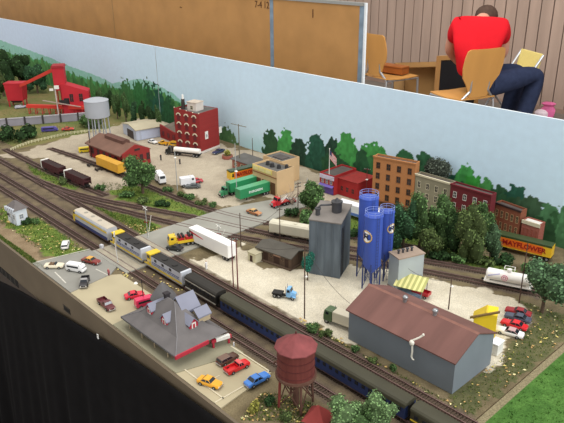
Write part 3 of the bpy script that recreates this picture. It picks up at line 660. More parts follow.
# hopper wagons on the siding
def hopper(label, pa, pb, red):
    (xa, ya), (xb, yb) = g(*pa), g(*pb); Lr = .146
    root, L_ = railcar('hopper_wagon', label, 'railway wagon', -Lr/2, Lr/2, 0, rz=math.atan2(.016,.38), cxy=((xa+xb)/2, .965+(((xa+xb)/2)+2.3)*.04), group='brown hopper wagons', wb=9); l = L_/2
    b = MB()
    b.box(-l+6,-15,16,l-6,-14,40); b.box(-l+6,14,16,l-6,15,40); b.loft([[(-l+8,-14,26),(-l+8,14,26),(-l+8,14,40),(-l+8,-14,40)],[(-l+24,-14,12),(-l+24,14,12),(-l+26,14,12),(-l+26,-14,12)]]); b.loft([[(l-8,-14,26),(l-8,14,26),(l-8,14,40),(l-8,-14,40)],[(l-24,-14,12),(l-24,14,12),(l-26,14,12),(l-26,-14,12)]])
    b.box(-26,-14,9,26,14,16); b.build('hopper_body', red, root)
    for k in range(8):
        for sy in (-1,1): xx = -l+10+k*(L_-20)/7; b = MB(); b.box(xx-1,sy*15-.9,14,xx+1,sy*15+.9,41); b.build('rib', red, root)
    b = MB(); b.box(-l+8,-13.6,30,l-8,13.6,38.5); b.build('coal_load', M('coal_dark', (54,40,38), .9, 0, .3, 200), root)
    b = MB(); b.box(-l-1,-15.4,12,-l+7,15.4,42); b.build('white_end', M('white_end', (222,220,212), .6, 0, .05), root, label='white end panel')
    b = MB(); b.box(-l,-6,11,l,6,15); b.build('frame', undern, root)
hred = M('hopper_brown', (76,38,40), .7, 0, .12, 60)
hopper('brown hopper wagon with white end, left of the two on siding', (32,171.5), (54,181.5), hred)
hopper('brown hopper wagon with white end, right of the two on siding', (57,182.5), (81,192), hred)
# yellow boxcar
(xa, ya), (xb, yb) = g(96,161), g(124,175.5)
root, L_ = railcar('boxcar', 'yellow boxcar standing on track beside the red engine house', 'railway wagon', 0, .158, 0, rz=.03, cxy=(xat(111,1.132),1.132), wb=9, bog=.33); l = L_/2
ycar = M('boxcar_yellow', (212,160,52), .6, 0, .08, 30)
b = MB(); b.box(-l,-16,13,l,16,46); b.build('carbody', ycar, root, bevel=.6)
b = MB(); b.prismx([(-16.6,46),(16.6,46),(8,49),(-8,49)], -l-.4, l+.4); b.build('roof', M('boxcar_roof', (200,150,52), .6, 0, .1), root)
b = MB(); b.box(-13,-16.9,14,13,-15.8,44); b.build('sliding_door', ycar, root)
b = MB(); b.box(-13,15.8,14,13,16.9,44); b.build('sliding_door', ycar, root)
b = MB()
for k in range(6): b.bar((l-4,-16.6,14+k*5),(l-14,-16.6,14+k*5),.7)
b.build('ladder', ycar, root)
# loose bogies
for k, (px_, py_, lab) in enumerate([(92,165.5,'loose dark bogie on the ground left of yellow boxcar, farther one'), (100,170,'loose dark bogie on the ground left of yellow boxcar, nearer one')]):
    x_, y_ = g(px_, py_); root = thing('spare_bogie', lab, 'bogie', (x_, y_-.006), -.1, -.004, 'loose bogies'); bogie(root, 0, 5, 9)
# white covered hopper behind brown shed
def at_track(nm, px_, py_):
    q = TP[nm]; d = np.hypot(q[:,0]-g(px_,py_)[0], q[:,1]-g(px_,py_)[1]); i = int(np.argmin(d)); t = q[min(i+2,len(q)-1)]-q[max(i-2,0)]
    return (float(q[i][0]), float(q[i][1])), math.atan2(t[1], t[0])
c_, a_ = at_track('branch1', 289, 247)
root, L_ = railcar('covered_hopper', 'cream covered hopper wagon on track behind the brown shed', 'railway wagon', 0, .165, 0, rz=a_, cxy=c_, wb=9); l = L_/2
crm = M('wagon_cream', (206,200,178), .6, 0, .06, 30)
b = MB(); b.prismx([(-15,18),(15,18),(15.5,44),(11,49),(-11,49),(-15.5,44)], -l+4, l-4); b.build('carbody', crm, root)
for k in range(3):
    b = MB(); xx = -46+k*46; b.loft([[(xx-18,-14,18),(xx+18,-14,18),(xx+18,14,18),(xx-18,14,18)],[(xx-6,-6,8),(xx+6,-6,8),(xx+6,6,8),(xx-6,6,8)]]); b.build('discharge_chute', crm, root)
    b = MB(); b.cyl((xx,0,48.5),(xx,0,51),6,6,12); b.build('hatch', crm, root)
b = MB(); b.box(-l,-8,12,l,8,17); b.build('frame', crm, root)
# white tank wagon
c_, a_ = at_track('branch2', 508, 287)
root, L_ = railcar('tank_wagon', 'white tank wagon with round red emblem on track near right edge', 'railway wagon', 0, .114, 0, rz=a_, cxy=c_, wb=8); l = L_/2
wt = M('tank_white', (232,228,222), .45, 0, .04, 30)
b = MB(); b.cyl((-l+8,0,31),(l-8,0,31),14,14,24); b.ball((-l+8,0,31),6,14,14,16); b.ball((l-8,0,31),6,14,14,16); b.build('tank', wt, root, smooth=True)
b = MB(); b.cyl((0,0,45),(0,0,52),6,6,14); b.build('dome', wt, root); b = MB(); b.box(-l,-12,12,l,12,15.5); b.build('frame', wt, root)
for s in (-1,1):
    b = MB(); b.box(s*(l-10)-4,-11,15,s*(l-10)+4,11,22); b.build('saddle', wt, root)
b = MB()
for u in (-12,12):
    for v in (-8,8): b.cyl((u,v,46),(u,v,56),.6,.6,5)
b.tube([(-12,-8,56),(12,-8,56),(12,8,56),(-12,8,56),(-12,-8,56)],.6); b.build('railing', wt, root)
def disc(root, nm, mt, x, y, z, r, r2=0, th=.4, n=24):
    b = MB(); b.cyl((x,y,z),(x,y-th,z),r,r,n); return b.build(nm, mt, root)
em = M('emblem_pink', (196,92,120), .5, 0, 0); ew = M('emblem_white', (240,238,236), .5, 0, 0)
disc(root,'emblem',em,-8,-13.8,32,7.6,th=1.2); disc(root,'emblem_ring',ew,-8,-15.0,32,6,th=.35); disc(root,'emblem_centre',em,-8,-15.35,32,4.4,th=.3); b = MB(); b.box(-9,-16,29.5,-7,-15.6,34.5); b.box(-10.5,-16,31,-5.5,-15.6,33); b.build('emblem_mark', ew, root)
b = MB(); b.loft([[(-l+9,-14.3,28),(-l+9,-13.8,28),(-l+9,-13.4,33),(-l+9,-14.3,33)],[(-20,-13,38.5),(-20,-11.2,38.5),(-20,-9.4,41),(-20,-11.3,41)]]); b.build('diagonal_stripe', M('stripe_violet', (178,176,204), .5, 0, 0), root)
# ------------------------------------------------------------------ buildings
WC = {}
def window(root, x, y, z, w, h, fm, pm, face='F', arch=None, sill=None):
    """window centred on wall point (mm); face F: normal -y, R: normal +x"""
    key = (w, h, fm.name, pm.name, arch.name if arch else '', sill.name if sill else '')
    if key not in WC:
        b = MB(); t = max(.7, w*.1)
        b.box(-w/2-t,-.9,-h/2-t,-w/2,.3,h/2+t); b.box(w/2,-.9,-h/2-t,w/2+t,.3,h/2+t); b.box(-w/2,-.9,h/2,w/2,.3,h/2+t); b.box(-w/2,-1.3,-h/2-t,w/2,.3,-h/2)
        b.box(-w/2,-.5,-.35,w/2,.2,.35); b.box(-.35,-.5,-h/2,.35,.2,h/2)
        f = b.mesh('window', fm); p = MB(); p.box(-w/2,-.25,-h/2,w/2,.3,h/2); pmz = p.mesh('pane', pm); am = None
        if arch:
            b = MB(); n = 10; r0, r1 = w*.62, w*.92; zc = h*.32
            pts = [(r1*math.cos(math.pi*i/n), zc+r1*.9*math.sin(math.pi*i/n)) for i in range(n+1)]+[(r0*math.cos(math.pi*i/n), zc+r0*.8*math.sin(math.pi*i/n)) for i in range(n,-1,-1)]
            for i in range(n): b.loft([[(pts[j][0], yy, pts[j][1]) for j in (i, i+1, 2*n-i, 2*n+1-i)] for yy in (-1.6, .2)])
            am = b.mesh('arch', arch)
        WC[key] = (f, pmz, am)
    f, p, am = WC[key]; rz = 0 if face == 'F' else math.pi/2
    o = bpy.data.objects.new('window', f); COL.objects.link(o); o.parent = root; o.location = (x*.001, y*.001, z*.001); o.rotation_euler = (0,0,rz)
    q = bpy.data.objects.new('pane', p); COL.objects.link(q); q.parent = o
    if am: a = bpy.data.objects.new('arch', am); COL.objects.link(a); a.parent = o
    return o
brickred = Mbrick('brick_red', (146,44,42), (120,60,54)); brickdk = Mbrick('brick_dark_red', (112,38,44), (90,50,50)); brickor = Mbrick('brick_orange', (182,122,74), (168,124,88)); brickbr = Mbrick('brick_brown', (140,82,58), (120,84,70)); brickpk = Mbrick('brick_pale_red', (160,92,78), (150,110,96))
greystone = M('town_grey', (140,134,112), .8, 0, .1, 30); creamtrim = M('cream_trim', (206,196,168), .7, 0, .06); darkpane = M('window_dark', (42,40,40), .25, 0, 0, spec=.5); tarroof = M('tar_roof', (96,94,90), .9, 0, .15, 30); whitetrim = M('white_trim', (220,218,210), .6, 0, .05)
flat = M('flat_roof_dark', (84,78,74), .9, 0, .15, 30)
def block(root, w, d, h, wall, roofm, par=6, name='walls'):
    b = MB(); b.box(0,0,0,w,d,h-par); t = 2.2
    b.box(0,0,h-par,w,t,h); b.box(0,d-t,h-par,w,d,h); b.box(0,t,h-par,t,d-t,h); b.box(w-t,t,h-par,w,d-t,h)
    b.build(name, wall, root); b = MB(); b.box(t,t,h-par,w-t,d-t,h-par+.6); b.build('roof', roofm, root)
# --- big red factory
p0 = (-2.240,1.483); p1 = (-2.106,1.512)
A = math.atan2(p1[1]-p0[1], p1[0]-p0[0]); fw = math.hypot(p1[0]-p0[0], p1[1]-p0[1])*1000
root = thing('factory', 'tall red brick factory with arched windows, stepped parapet and dark chimney', 'building', p0, A)
FH = 166; fd = 120
b = MB(); b.box(0,0,0,fw,fd,FH); n = 4
for k in range(n):                                                 # stepped parapet along the front
    x0 = fw*k/n; z = FH+10-3.2*k
    b.box(x0, 0, FH, x0+fw/n, 3, z)
b.box(fw-3, 3, FH, fw, fd, FH+2); b.box(0,3,FH,3,fd,FH+8); b.box(0, fd-3, FH, fw, fd, FH+2); b.build('walls', brickred, root)
b = MB(); b.box(3,3,FH,fw-3,fd-3,FH+.8); b.build('roof', tarroof, root)
for k in range(n+1):
    b = MB(); z = FH+10-3.2*min(k,n-1); b.ball((max(2,min(fw-2,fw*k/n)),1,z+2),2.6,2.6,2.4,8); b.build('parapet_finial', creamtrim, root)
for i in range(3):
    for j in range(4): window(root, 24+i*fw*.31, 0, 26+j*38, 14, 22, brickdk, M('pane_dull_red', (98,44,46), .35, 0, 0), arch=creamtrim)
b = MB(); b.cyl((26,30,FH-4),(26,30,FH+44),8.5,7.2,12); b.build('chimney', M('chimney_dark', (58,50,48), .8, 0, .15), root); b = MB(); b.cyl((26,30,FH+44),(26,30,FH+62),5,3.5,12); b.build('chimney_cap', whitetrim, root, label='pale top of chimney')
b = MB(); b.box(52,26,FH,100,72,FH+34); b.build('penthouse', M('penthouse_pale', (206,196,186), .7, 0, .08), root, label='pale rooftop penthouse'); b = MB(); b.box(50,24,FH+34,102,74,FH+37); b.build('penthouse_roof', M('penthouse_roof', (190,176,160), .7), root)
window(root, 76, 26, FH+14, 12, 14, creamtrim, darkpane)
b = MB(); b.box(fw-.6,-1,0,fw+2.5,fd,9); b.build('plinth', M('pale_plinth', (206,198,190), .8, 0, .06), root)
b = MB(); b.box(fw,30,54,fw+1.6,48,86); b.build('wall_sign', whitetrim, root, label='white sign on the end wall')
b = MB(); b.ball((fw+1.6,39,68),.8,5,8,8); b.build('sign_mark', M('sign_grey', (150,146,150), .6, 0, 0), root)
b = MB(); b.box(fw-4,fd,58,fw-1,fd+20,84); b.build('projecting_sign', whitetrim, root, label='white projecting sign')
# lean-to annex left of the factory
root = thing('factory_annex', 'low red brick lean-to with dark sloping roof left of the tall factory', 'building', (-2.435,1.531), -.06)
b = MB(); b.prismy([(0,0),(150,0),(150,42),(0,60)], 0, 6); b.prismy([(0,0),(150,0),(150,40),(0,46)], 6, 96); b.build('walls', brickred, root)
b = MB(); b.prismx([(6,44),(98,60),(98,64),(6,48)], 4, 152); b.build('roof', M('annex_roof', (112,100,88), .8, 0, .2, 30), root)
b = MB(); b.cyl((56,50,50),(56,50,82),5,5,10); b.cyl((56,50,82),(56,50,85),7,7,10); b.build('roof_vent', M('vent_dark', (52,48,46), .7), root)
for k in range(3): window(root, 28+k*44, 0, 24, 14, 18, brickdk, M('pane_dull_red', (98,44,46)))
# --- low pale shed (left of factory)
root = thing('warehouse', 'low pale grey metal warehouse with beige roof and dark doorway', 'building', (-2.612,1.447), -.15)
b = MB(); b.box(0,0,0,152,142,47); b.prismy([(0,47),(152,47),(76,58)], 0, 142); b.build('walls', M('corrugated_pale', (176,184,200), .5, 0, .08, 40, stretch=(4,4,.2)), root)
b = MB(); b.prismy([(-5,46),(76,58.6),(157,46),(157,49),(76,62),(-5,49)], -4, 146); b.build('roof', M('warehouse_roof', (178,168,142), .8, 0, .1, 20), root)
b = MB(); b.box(50,-.8,0,122,.5,36); b.build('door', M('doorway_dark', (70,62,60), .8, 0, .1), root)
b = MB(); b.box(151.5,24,3,152.8,112,38); b.build('door_panel', M('panel_pale', (186,196,216), .5, 0, .05), root)
b = MB(); b.box(151.5,124,18,153,134,28); b.build('wall_vent', darkpane, root)
# --- engine house, red brick gable, brown roof
root = thing('engine_house', 'red brick engine house with broad brown roof behind yellow boxcar', 'building', (-2.405,1.168), .03)
EL, ED, EH = 255, 118, 56
b = MB(); b.box(0,0,0,EL,ED,EH); b.prismx([(0,EH),(ED,EH),(ED/2,EH+24)], 0, EL); 
b.prismx([(-3,0),(ED+3,0),(ED+3,EH+6),(ED/2,EH+33),(-3,EH+6)], EL, EL+5); b.build('walls', brickred, root)
b = MB(); b.prismx([(-12,EH-3),(ED/2,EH+25),(ED+12,EH-3),(ED+12,EH+1),(ED/2,EH+29.5),(-12,EH+1)], -8, EL); b.build('roof', M('brown_roof', (116,86,72), .8, 0, .14, 25), root)
b = MB(); b.prismx([(ED/2-16,EH+18),(ED/2+16,EH+18),(ED/2+16,EH+36),(ED/2,EH+42),(ED/2-16,EH+36)], 60, EL-60); b.build('roof_lantern', M('brown_roof_dark', (100,70,60), .8, 0, .14, 25), root)
for k in range(4): window(root, EL+5, 18+k*31, 32, 13, 26, brickdk, darkpane, 'R')
b = MB(); b.box(EL+4.6,52,64,EL+5.8,76,72); b.build('gable_vent', darkpane, root)
for k in range(6): window(root, 30+k*44, 0, 30, 16, 24, brickdk, darkpane)
# --- tan building with flat dark roof
root = thing('workshop', 'tan flat-roofed building with yellow fascia behind the two green trailers', 'building', (-1.655,1.405), -.02)
tan = M('tan_wall', (200,170,128), .75, 0, .07, 20)
block(root, 128, 80, 88, tan, tarroof, 7)
b = MB(); b.box(2,-1.8,70,104,0,86); b.build('fascia', M('fascia_yellow', (214,196,110), .6, 0, .1, 30), root, label='yellow fascia board')
for k in range(3): b = MB(); b.box(6+k*33,-2.3,72,34+k*33,-1.6,84); b.build('fascia_panel', M('panel_cream', (222,206,150), .6, 0, .06), root)
b = MB(); b.box(0,-2.4,62,128,.2,65); b.build('lintel', M('lintel_brown', (132,92,58), .7), root)
for x0, w_ in ((10,34),(52,34),(96,24)): b = MB(); b.box(x0,-.8,0,x0+w_,.6,44); b.build('door', M('doorway_brown', (96,66,44), .8, 0, .1), root)
for (x_, y_, r_) in ((34,42,8),(62,38,9),(90,44,8),(108,64,7)): b = MB(); b.cyl((x_,y_,81),(x_,y_,95),r_,r_*.7,12); b.build('roof_vent', M('vent_black', (50,48,48), .7, 0, .1), root)
root = thing('workshop_annex', 'rear tan block with dark roof behind the tan flat-roofed building', 'building', (-1.70,1.495), -.02)
block(root, 104, 84, 88, tan, tarroof, 5)
b = MB(); b.box(30,20,83,80,58,87); b.build('roof_panel', flat, root)
root = thing('lean_to_shed', 'small pinkish brick shed with grey roof behind orange trailer', 'building', (-1.875,1.49), .0)
b = MB(); b.box(0,0,0,150,60,34); b.build('walls', brickpk, root); b = MB(); b.prismx([(-6,35),(66,42),(66,45),(-6,38)], -5, 155); b.build('roof', tarroof, root)
window(root, 20, 0, 18, 16, 14, creamtrim, darkpane); window(root, 60, 0, 18, 16, 14, creamtrim, darkpane)
# --- red store with flag
root = thing('store', 'red corner store with purple shopfront and flagpole on the roof', 'building', (-1.462,1.545), .03)
sred = M('store_red', (156,40,40), .75, 0, .08, 30)
block(root, 66, 118, 70, sred, flat, 6)
b = MB(); b.box(66,20,0,150,118,58); b.build('side_wing', sred, root); b = MB(); b.box(64,18,58,152,120,60); b.build('wing_roof', M('wing_roof_red', (140,44,40), .8), root)
b = MB(); b.box(1,-2,52,65,.5,66); b.build('fascia', M('sign_lilac', (196,192,210), .6, 0, .06), root, label='pale sign board')
b = MB(); b.box(3,-1.2,0,63,.5,24); b.build('shopfront', M('shop_purple', (92,72,140), .5, 0, .1), root, label='purple shopfront')
b = MB(); b.loft([[(2,0,30),(64,0,30),(64,0,33),(2,0,33)],[(2,-9,26),(64,-9,26),(64,-9,27),(2,-9,27)]]); b.build('awning', M('awning_violet', (104,88,160), .7), root)
for k in range(3): window(root, 14+k*19, 0, 43, 9, 13, creamtrim, M('pane_violet', (84,80,130), .3, 0, 0))
for k in range(3): window(root, 84+k*24, 20, 26, 10, 16, sred, darkpane)
b = MB(); b.cyl((40,3,66),(40,3,160),1.3,.9,8); b.ball((40,3,161),1.8,1.8,1.8,8); b.build('flagpole', whitetrim, root)
fl_ = MB(); cols = [M('flag_red', (176,44,52), .8, 0, 0), M('flag_white', (230,226,222), .8, 0, 0), M('flag_blue', (52,58,98), .8, 0, 0)]
NS, NX, FW_, FHH = 13, 8, 46, 30
def fp(u, v): return (40+FW_*u*.72, 3-3*math.sin(u*5)*u-5*u, 156-FHH*v-14*u*u-8*u)
for i in range(NX):
    for j in range(NS):
        fl_.m = 2 if (i < 3 and j < 7) else (0 if j % 2 == 0 else 1)
        q = [fp(i/NX,(j+1)/NS), fp((i+1)/NX,(j+1)/NS), fp((i+1)/NX,j/NS), fp(i/NX,j/NS)]; q2 = [(x,y+.5,z) for x,y,z in q]
        fl_.loft([q, q2])
fl_.build('flag', cols, root)
# --- town row
def town(label, x0, y0, w, d, h, rot, wall, rows, cols_, fm, cornice=None, ww=12, wh=18, zb=34, zs=36, shop=None, pane=None):
    root = thing('town_house', label, 'building', (x0, y0), rot)
    block(root, w, d, h, wall, flat, 6)
    b = MB(); b.box(-1,-2.4,h-5,w+1,.2,h-1.5); b.box(-1.6,-3.2,h-1.6,w+1.6,2.4,h+.4); b.build('cornice', cornice or fm, root)
    for j in range(rows):
        for i in range(cols_): window(root, w*(i+.5)/cols_, 0, zb+j*zs, ww, wh, fm, pane or darkpane)
    b = MB(); b.box(2,-1.2,0,w-2,.5,16); b.build('shopfront', shop or M('shop_dark', (84,58,42), .6, 0, .1), root)
    b = MB(); b.box(0,-3,17,w,.4,21); b.build('shop_fascia', M('shop_fascia_brown', (120,78,50), .7), root)
    return root
xx = lambda p: g(*p)
TY = 1.575
town('tall orange brick building with four rows of windows', -1.254, 1.575, 146, 30, 168, .20, brickor, 4, 4, M('trim_brown', (112,70,40), .7, 0, .05), brickor, 12, 19, 34, 35)
town('grey town house with cream windows between orange and red buildings', -1.1105, 1.606, 127, 28, 136, 0, greystone, 3, 4, creamtrim, creamtrim, 10, 19, 38, 33)
town('dark red town house with white windows right of grey one', -.981, 1.603, 134, 28, 137, -.01, brickdk, 3, 4, whitetrim, brickdk, 10, 17, 38, 34)
town('brown brick town house with dark cornice right of the dark red one', -.852, 1.640, 86, 28, 104, -.14, brickbr, 2, 5, M('trim_tan', (190,160,116), .7), M('cornice_dark', (58,44,42), .7), 7, 20, 40, 34, shop=M('shop_violet_grey', (104,96,128), .6))
root = thing('town_house', 'low pale red brick house with white roof edge, last in the row', 'building', (-.760,1.630), -.02)
block(root, 52, 30, 80, brickpk, whitetrim, 4); b = MB(); b.box(-1,-2,70,53,.3,80.5); b.build('cornice', creamtrim, root)
for i in range(4): window(root, 7+i*12.5, 0, 46, 4.5, 24, brickpk, M('pane_rust', (150,84,66), .5, 0, 0))
# --- dark concrete tower
cTL = g(309.5,220,.152); cTR = g(341,224.5,.152); A = math.atan2(cTR[1]-cTL[1], cTR[0]-cTL[0]); cw = math.hypot(cTR[0]-cTL[0], cTR[1]-cTL[1])*1000
root = thing('concrete_tower', 'dark grey weathered tower block with pipework on its sloping roof', 'building', cTL, A)
conc = M('weathered_concrete', (94,103,110), .85, 0, .34, 30, stretch=(1.5,1.5,.25)); CD = 92
b = MB(); b.prismx([(0,0),(CD,0),(CD,168),(0,152)], 0, cw); b.build('walls', conc, root)
b = MB(); b.prismx([(-2,152),(CD+2,168.5),(CD+2,171.5),(-2,155)], -2, cw+2); b.build('roof', M('tower_roof', (122,116,110), .85, 0, .15, 25), root)
for k in range(5): b = MB(); b.box(cw*k/4-1.2 if k else -.6,-1.3,0,cw*k/4+1.2 if k < 4 else cw+.6,.2,152); b.build('pilaster', conc, root)
vent = M('vent_grey', (72,72,74), .6, .2, .1)
b = MB(); b.cyl((56,52,158),(56,52,188),13,13,16); b.cyl((56,52,188),(56,52,192),15,15,16); b.cyl((56,52,192),(56,52,200),7,3,12); b.build('cyclone', vent, root)
b = MB(); b.tube([(14,26,152),(14,26,178),(20,30,184),(44,48,182)],2.6,8); b.build('pipe', vent, root)
b = MB(); b.cyl((14,24,152),(14,24,174),6,6,12); b.cyl((14,24,174),(14,24,178),8,8,12); b.build('roof_vent', vent, root)
b = MB(); b.tube([(cw+1.5,10,4),(cw+1.5,10,138)],1,6); b.tube([(cw+1.5,22,4),(cw+1.5,22,138)],1,6)
for k in range(16): b.tube([(cw+1.5,10,8+k*8),(cw+1.5,22,8+k*8)],.6,5)
b.build('ladder', vent, root)
# --- three blue silos
sblue = M('silo_blue', (60,86,172), .5, 0, .06, 20); sleg = M('silo_leg_blue', (54,66,112), .6, 0, .1); gold = M('gold_ring', (196,160,84), .5, 0, 0)
def silo(label, base, top, wpx, legz, bands=True, emblem=None):
    x, y = g(*base); k = mpp(*base); R_ = wpx*k/2; H = hz(base[0], base[1], top); root = thing('silo', label, 'silo', (x, y), 0, 0, 'blue silos')
    b = MB(); b.lathe([(R_*.25,legz-R_*1.0),(R_,legz),(R_,H-2),(R_+.8,H-2),(R_+.8,H),(R_*.5,H+2.5),(0,H+3)],0,0,28); b.build('tank', sblue, root, smooth=True)
    for a in range(4):
        c, s = math.cos(a*math.pi/2+.6)*R_*.96, math.sin(a*math.pi/2+.6)*R_*.96
        b = MB(); b.cyl((c,s,0),(c,s,legz+8),1.9,1.9,6); b.build('leg', sleg, root)
    b = MB()
    for a in range(4):
        t0, t1 = a*math.pi/2+.6, (a+1)*math.pi/2+.6
        b.cyl((math.cos(t0)*R_*.94,math.sin(t0)*R_*.94,4),(math.cos(t1)*R_*.94,math.sin(t1)*R_*.94,legz-4),.8,.8,5)
    b.build('brace', sleg, root)
    b = MB(); ring = [(R_*.97*math.cos(t*math.pi/8),R_*.97*math.sin(t*math.pi/8)) for t in range(17)]
    for zz in (H+7, H+13): b.tube([(u,v,zz) for u,v in ring],.6,5)
    for u, v in ring[::2]: b.cyl((u,v,H-1),(u,v,H+13),.6,.6,5)
    b.build('top_railing', M('railing_blue', (126,142,196), .5, 0, 0), root)
    b = MB(); a = -.4; c, s = math.cos(a)*(R_+2), math.sin(a)*(R_+2)
    for e in (-3,3): b.cyl((c-e*math.sin(a),s+e*math.cos(a),4),(c-e*math.sin(a),s+e*math.cos(a),H+8),.5,.5,5)
    for q in range(int(H/8)): b.cyl((c+3*math.sin(a),s-3*math.cos(a),6+q*8),(c-3*math.sin(a),s+3*math.cos(a),6+q*8),.4,.4,4)
    b.build('ladder', sleg, root)
    if emblem:
        zc, aa = emblem
        def curved(nm, mt, r_out, dr, r_in=0, n=24):
            b = MB(); N = 28
            for i in range(N):
                t0, t1 = 2*math.pi*i/N, 2*math.pi*(i+1)/N
                P = []
                for rr, tt in ((r_in,t0),(r_out,t0),(r_out,t1),(r_in,t1)):
                    u, w = rr*math.cos(tt), rr*math.sin(tt); th = aa+u/R_; P.append((math.cos(th), math.sin(th), zc+w))
                b.loft([[(c_*(R_+dr-.6),s_*(R_+dr-.6),z_) for c_,s_,z_ in P],[(c_*(R_+dr),s_*(R_+dr),z_) for c_,s_,z_ in P]])
            b.build(nm, mt, root)
        curved('emblem_disc', M('emblem_white', (240,238,236)), R_*.72, .5); curved('emblem_ring', gold, R_*.72, .9, R_*.6)
        bm_ = MB(); s_ = R_*.012*2
        def strip(pts, w_):
            for (u0,w0),(u1,w1) in zip(pts, pts[1:]):
                q0 = (math.cos(aa+u0/R_)*(R_+1.2), math.sin(aa+u0/R_)*(R_+1.2), zc+w0); q1 = (math.cos(aa+u1/R_)*(R_+1.2), math.sin(aa+u1/R_)*(R_+1.2), zc+w1); bm_.cyl(q0,q1,w_,w_,5)
        e = R_*.34
        strip([(-e,-e),(-e*.5,e*.9),(e*.5,e*.9),(e*.6,e*.2),(-e*.5,0),(e*.3,-.2*e),(e*.9,-e)], R_*.05); bm_.build('emblem_letter', M('emblem_black', (34,30,30), .6, 0, 0), root)
    return root
silo('tall blue silo, farthest left and highest of the three', (365.5,277), 197, 18.2, 70)
silo('blue silo on the right of the group, emblem near its right edge', (383.5,278), 211, 14, 68, emblem=(146,-.08))
silo('nearest blue silo with round black and gold emblem', (370.5,289), 215, 17.4, 70, emblem=(150,-1.7))
# --- pale box building with awning
root = thing('pump_house', 'pale grey concrete block building right of the blue silos', 'building', (-.835,1.166), 1.25)
b = MB(); b.box(0,0,0,74,42,90); b.build('walls', M('pump_wall', (164,172,172), .8, 0, .1, 18), root)
b = MB(); b.box(-2,-2,90,76,44,93); b.build('roof', M('pump_roof', (150,132,116), .85, 0, .1), root)
for k in range(4): b = MB(); b.cyl((14+k*13,24,92),(14+k*13,24,101),2.6,2.6,8); b.cyl((14+k*13,24,101),(14+k*13,24,103),4,4,8); b.build('roof_vent', vent, root)
b = MB(); b.box(50,-.8,0,70,.5,34); b.build('door', M('pump_door', (130,138,140), .7), root)
b = MB(); b.box(-1,-1,0,75,43,4); b.build('plinth', M('plinth_grey', (140,130,116), .8), root)
w0 = g(398,294); root = thing('loading_canopy', 'pale yellow striped canopy over blue platform beside the pale block', 'canopy', (w0[0]-.009,w0[1]-.005), .30)
b = MB(); ca, cb_ = M('canopy_yellow', (214,208,140), .7, 0, .05), M('canopy_olive', (168,168,104), .7, 0, .05)
N = 12
for i in range(N):
    b.m = i % 2; x0, x1 = 74*i/N, 74*(i+1)/N; b.loft([[(x0,-8,26),(x1,-8,26),(x1,-8,27.2),(x0,-8,27.2)],[(x0,40,42),(x1,40,42),(x1,40,43.2),(x0,40,43.2)]])
b.build('roof_sheet', [ca, cb_], root)
b = MB(); b.box(4,2,0,66,34,9); b.build('platform', M('platform_blue', (112,132,156), .7, 0, .08), root)
for u, v, zt_ in ((3,-5,27),(71,-5,27),(3,36,41),(71,36,41)): b = MB(); b.cyl((u,v,0),(u,v,zt_),1.2,1.2,6); b.build('post', M('post_grey', (120,120,116), .7), root)
x_, y_ = g(421,296); root = thing('handcart', 'red flat cart beside the yellow striped canopy', 'cart', (x_, y_), .15)
cred = paint((176,36,44)); b = MB(); b.box(-22,-10,8,22,10,10); b.box(-22,-10,10,22,-9,16); b.box(-22,9,10,22,10,16); b.box(-22,-9,10,-21,9,16); b.box(21,-9,10,22,9,16); b.build('tray', cred, root)
for u in (-14,14):
    for v in (-9,9): wheel(root, u, v, 4, 2)
# --- brown shed and little pale hut
root = thing('brown_shed', 'small brown wooden freight shed with dark grey roof near the white trailer', 'building', (-1.216,1.045), .15)
wood = M('brown_boards', (96,78,64), .85, 0, .2, 60, stretch=(6,6,.4)); 
b = MB(); b.box(0,0,3,112,54,35); b.prismx([(0,35),(54,35),(27,43)],0,112); b.build('walls', wood, root)
b = MB(); b.prismx([(-7,32.5),(27,43.5),(61,32.5),(61,35.5),(27,47),(-7,35.5)],-6,118); b.build('roof', M('shed_roof_grey', (88,84,76), .85, 0, .12, 30), root)
for u, w_ in ((20,14),(54,20),(92,12)): b = MB(); b.box(u,-.8,3,u+w_,.5,26); b.build('door', M('shed_door', (66,48,40), .8, 0, .1), root)
for u in (10,44,84): window(root, u, 0, 22, 8, 8, M('trim_brown2', (130,104,82), .7), darkpane)
b = MB(); b.box(54,-1.6,25,78,-.6,32); b.build('sign', M('sign_buff', (168,132,110), .7), root)
b = MB(); b.box(-4,-8,0,116,54,3); b.build('loading_step', wood, root)
root = thing('hut', 'small pale flat-roofed hut left of the brown shed', 'hut', (g(248,260)[0], g(248,260)[1]), .06)
b = MB(); b.box(0,0,0,30,24,24); b.build('walls', M('hut_wall', (196,190,160), .8, 0, .08), root); b = MB(); b.box(-2,-2,24,32,26,27); b.build('roof', M('hut_roof', (176,168,140), .8), root); b = MB(); b.box(8,-.6,0,18,.4,18); b.build('door', M('shed_door', (66,48,40)), root)
# --- big grey shed with brown roof
root = thing('steel_shed', 'large grey shed with wide reddish brown roof at lower right', 'building', (-.784,.926), 0)
SL, SD, SH, SR = 263, 139, 74, 105
gw = M('shed_grey', (116,124,130), .7, 0, .05, 15)
b = MB(); b.prismx([(0,0),(SD,0),(SD,SH),(SD/2,SR),(0,SH)],0,SL); b.build('walls', gw, root)
rfm = M('shed_roof_brown', (108,75,68), .75, 0, .22, 9, stretch=(3,.25,1)); b = MB()
b.prismx([(-6,SH-2.6),(SD/2,SR),(SD/2,SR+2.5),(-6,SH)],-5,SL+4); b.build('roof_slope', rfm, root); b = MB(); b.prismx([(SD+6,SH-2.6),(SD+6,SH),(SD/2,SR+2.5),(SD/2,SR)],-5,SL+4); b.build('roof_slope', rfm, root)
b = MB(); b.prismx([(SD/2-4,SR+.6),(SD/2+4,SR+.6),(SD/2,SR+4.2)],-5.5,SL+4.5); b.build('ridge_cap', M('ridge_brown', (136,96,84), .7), root)
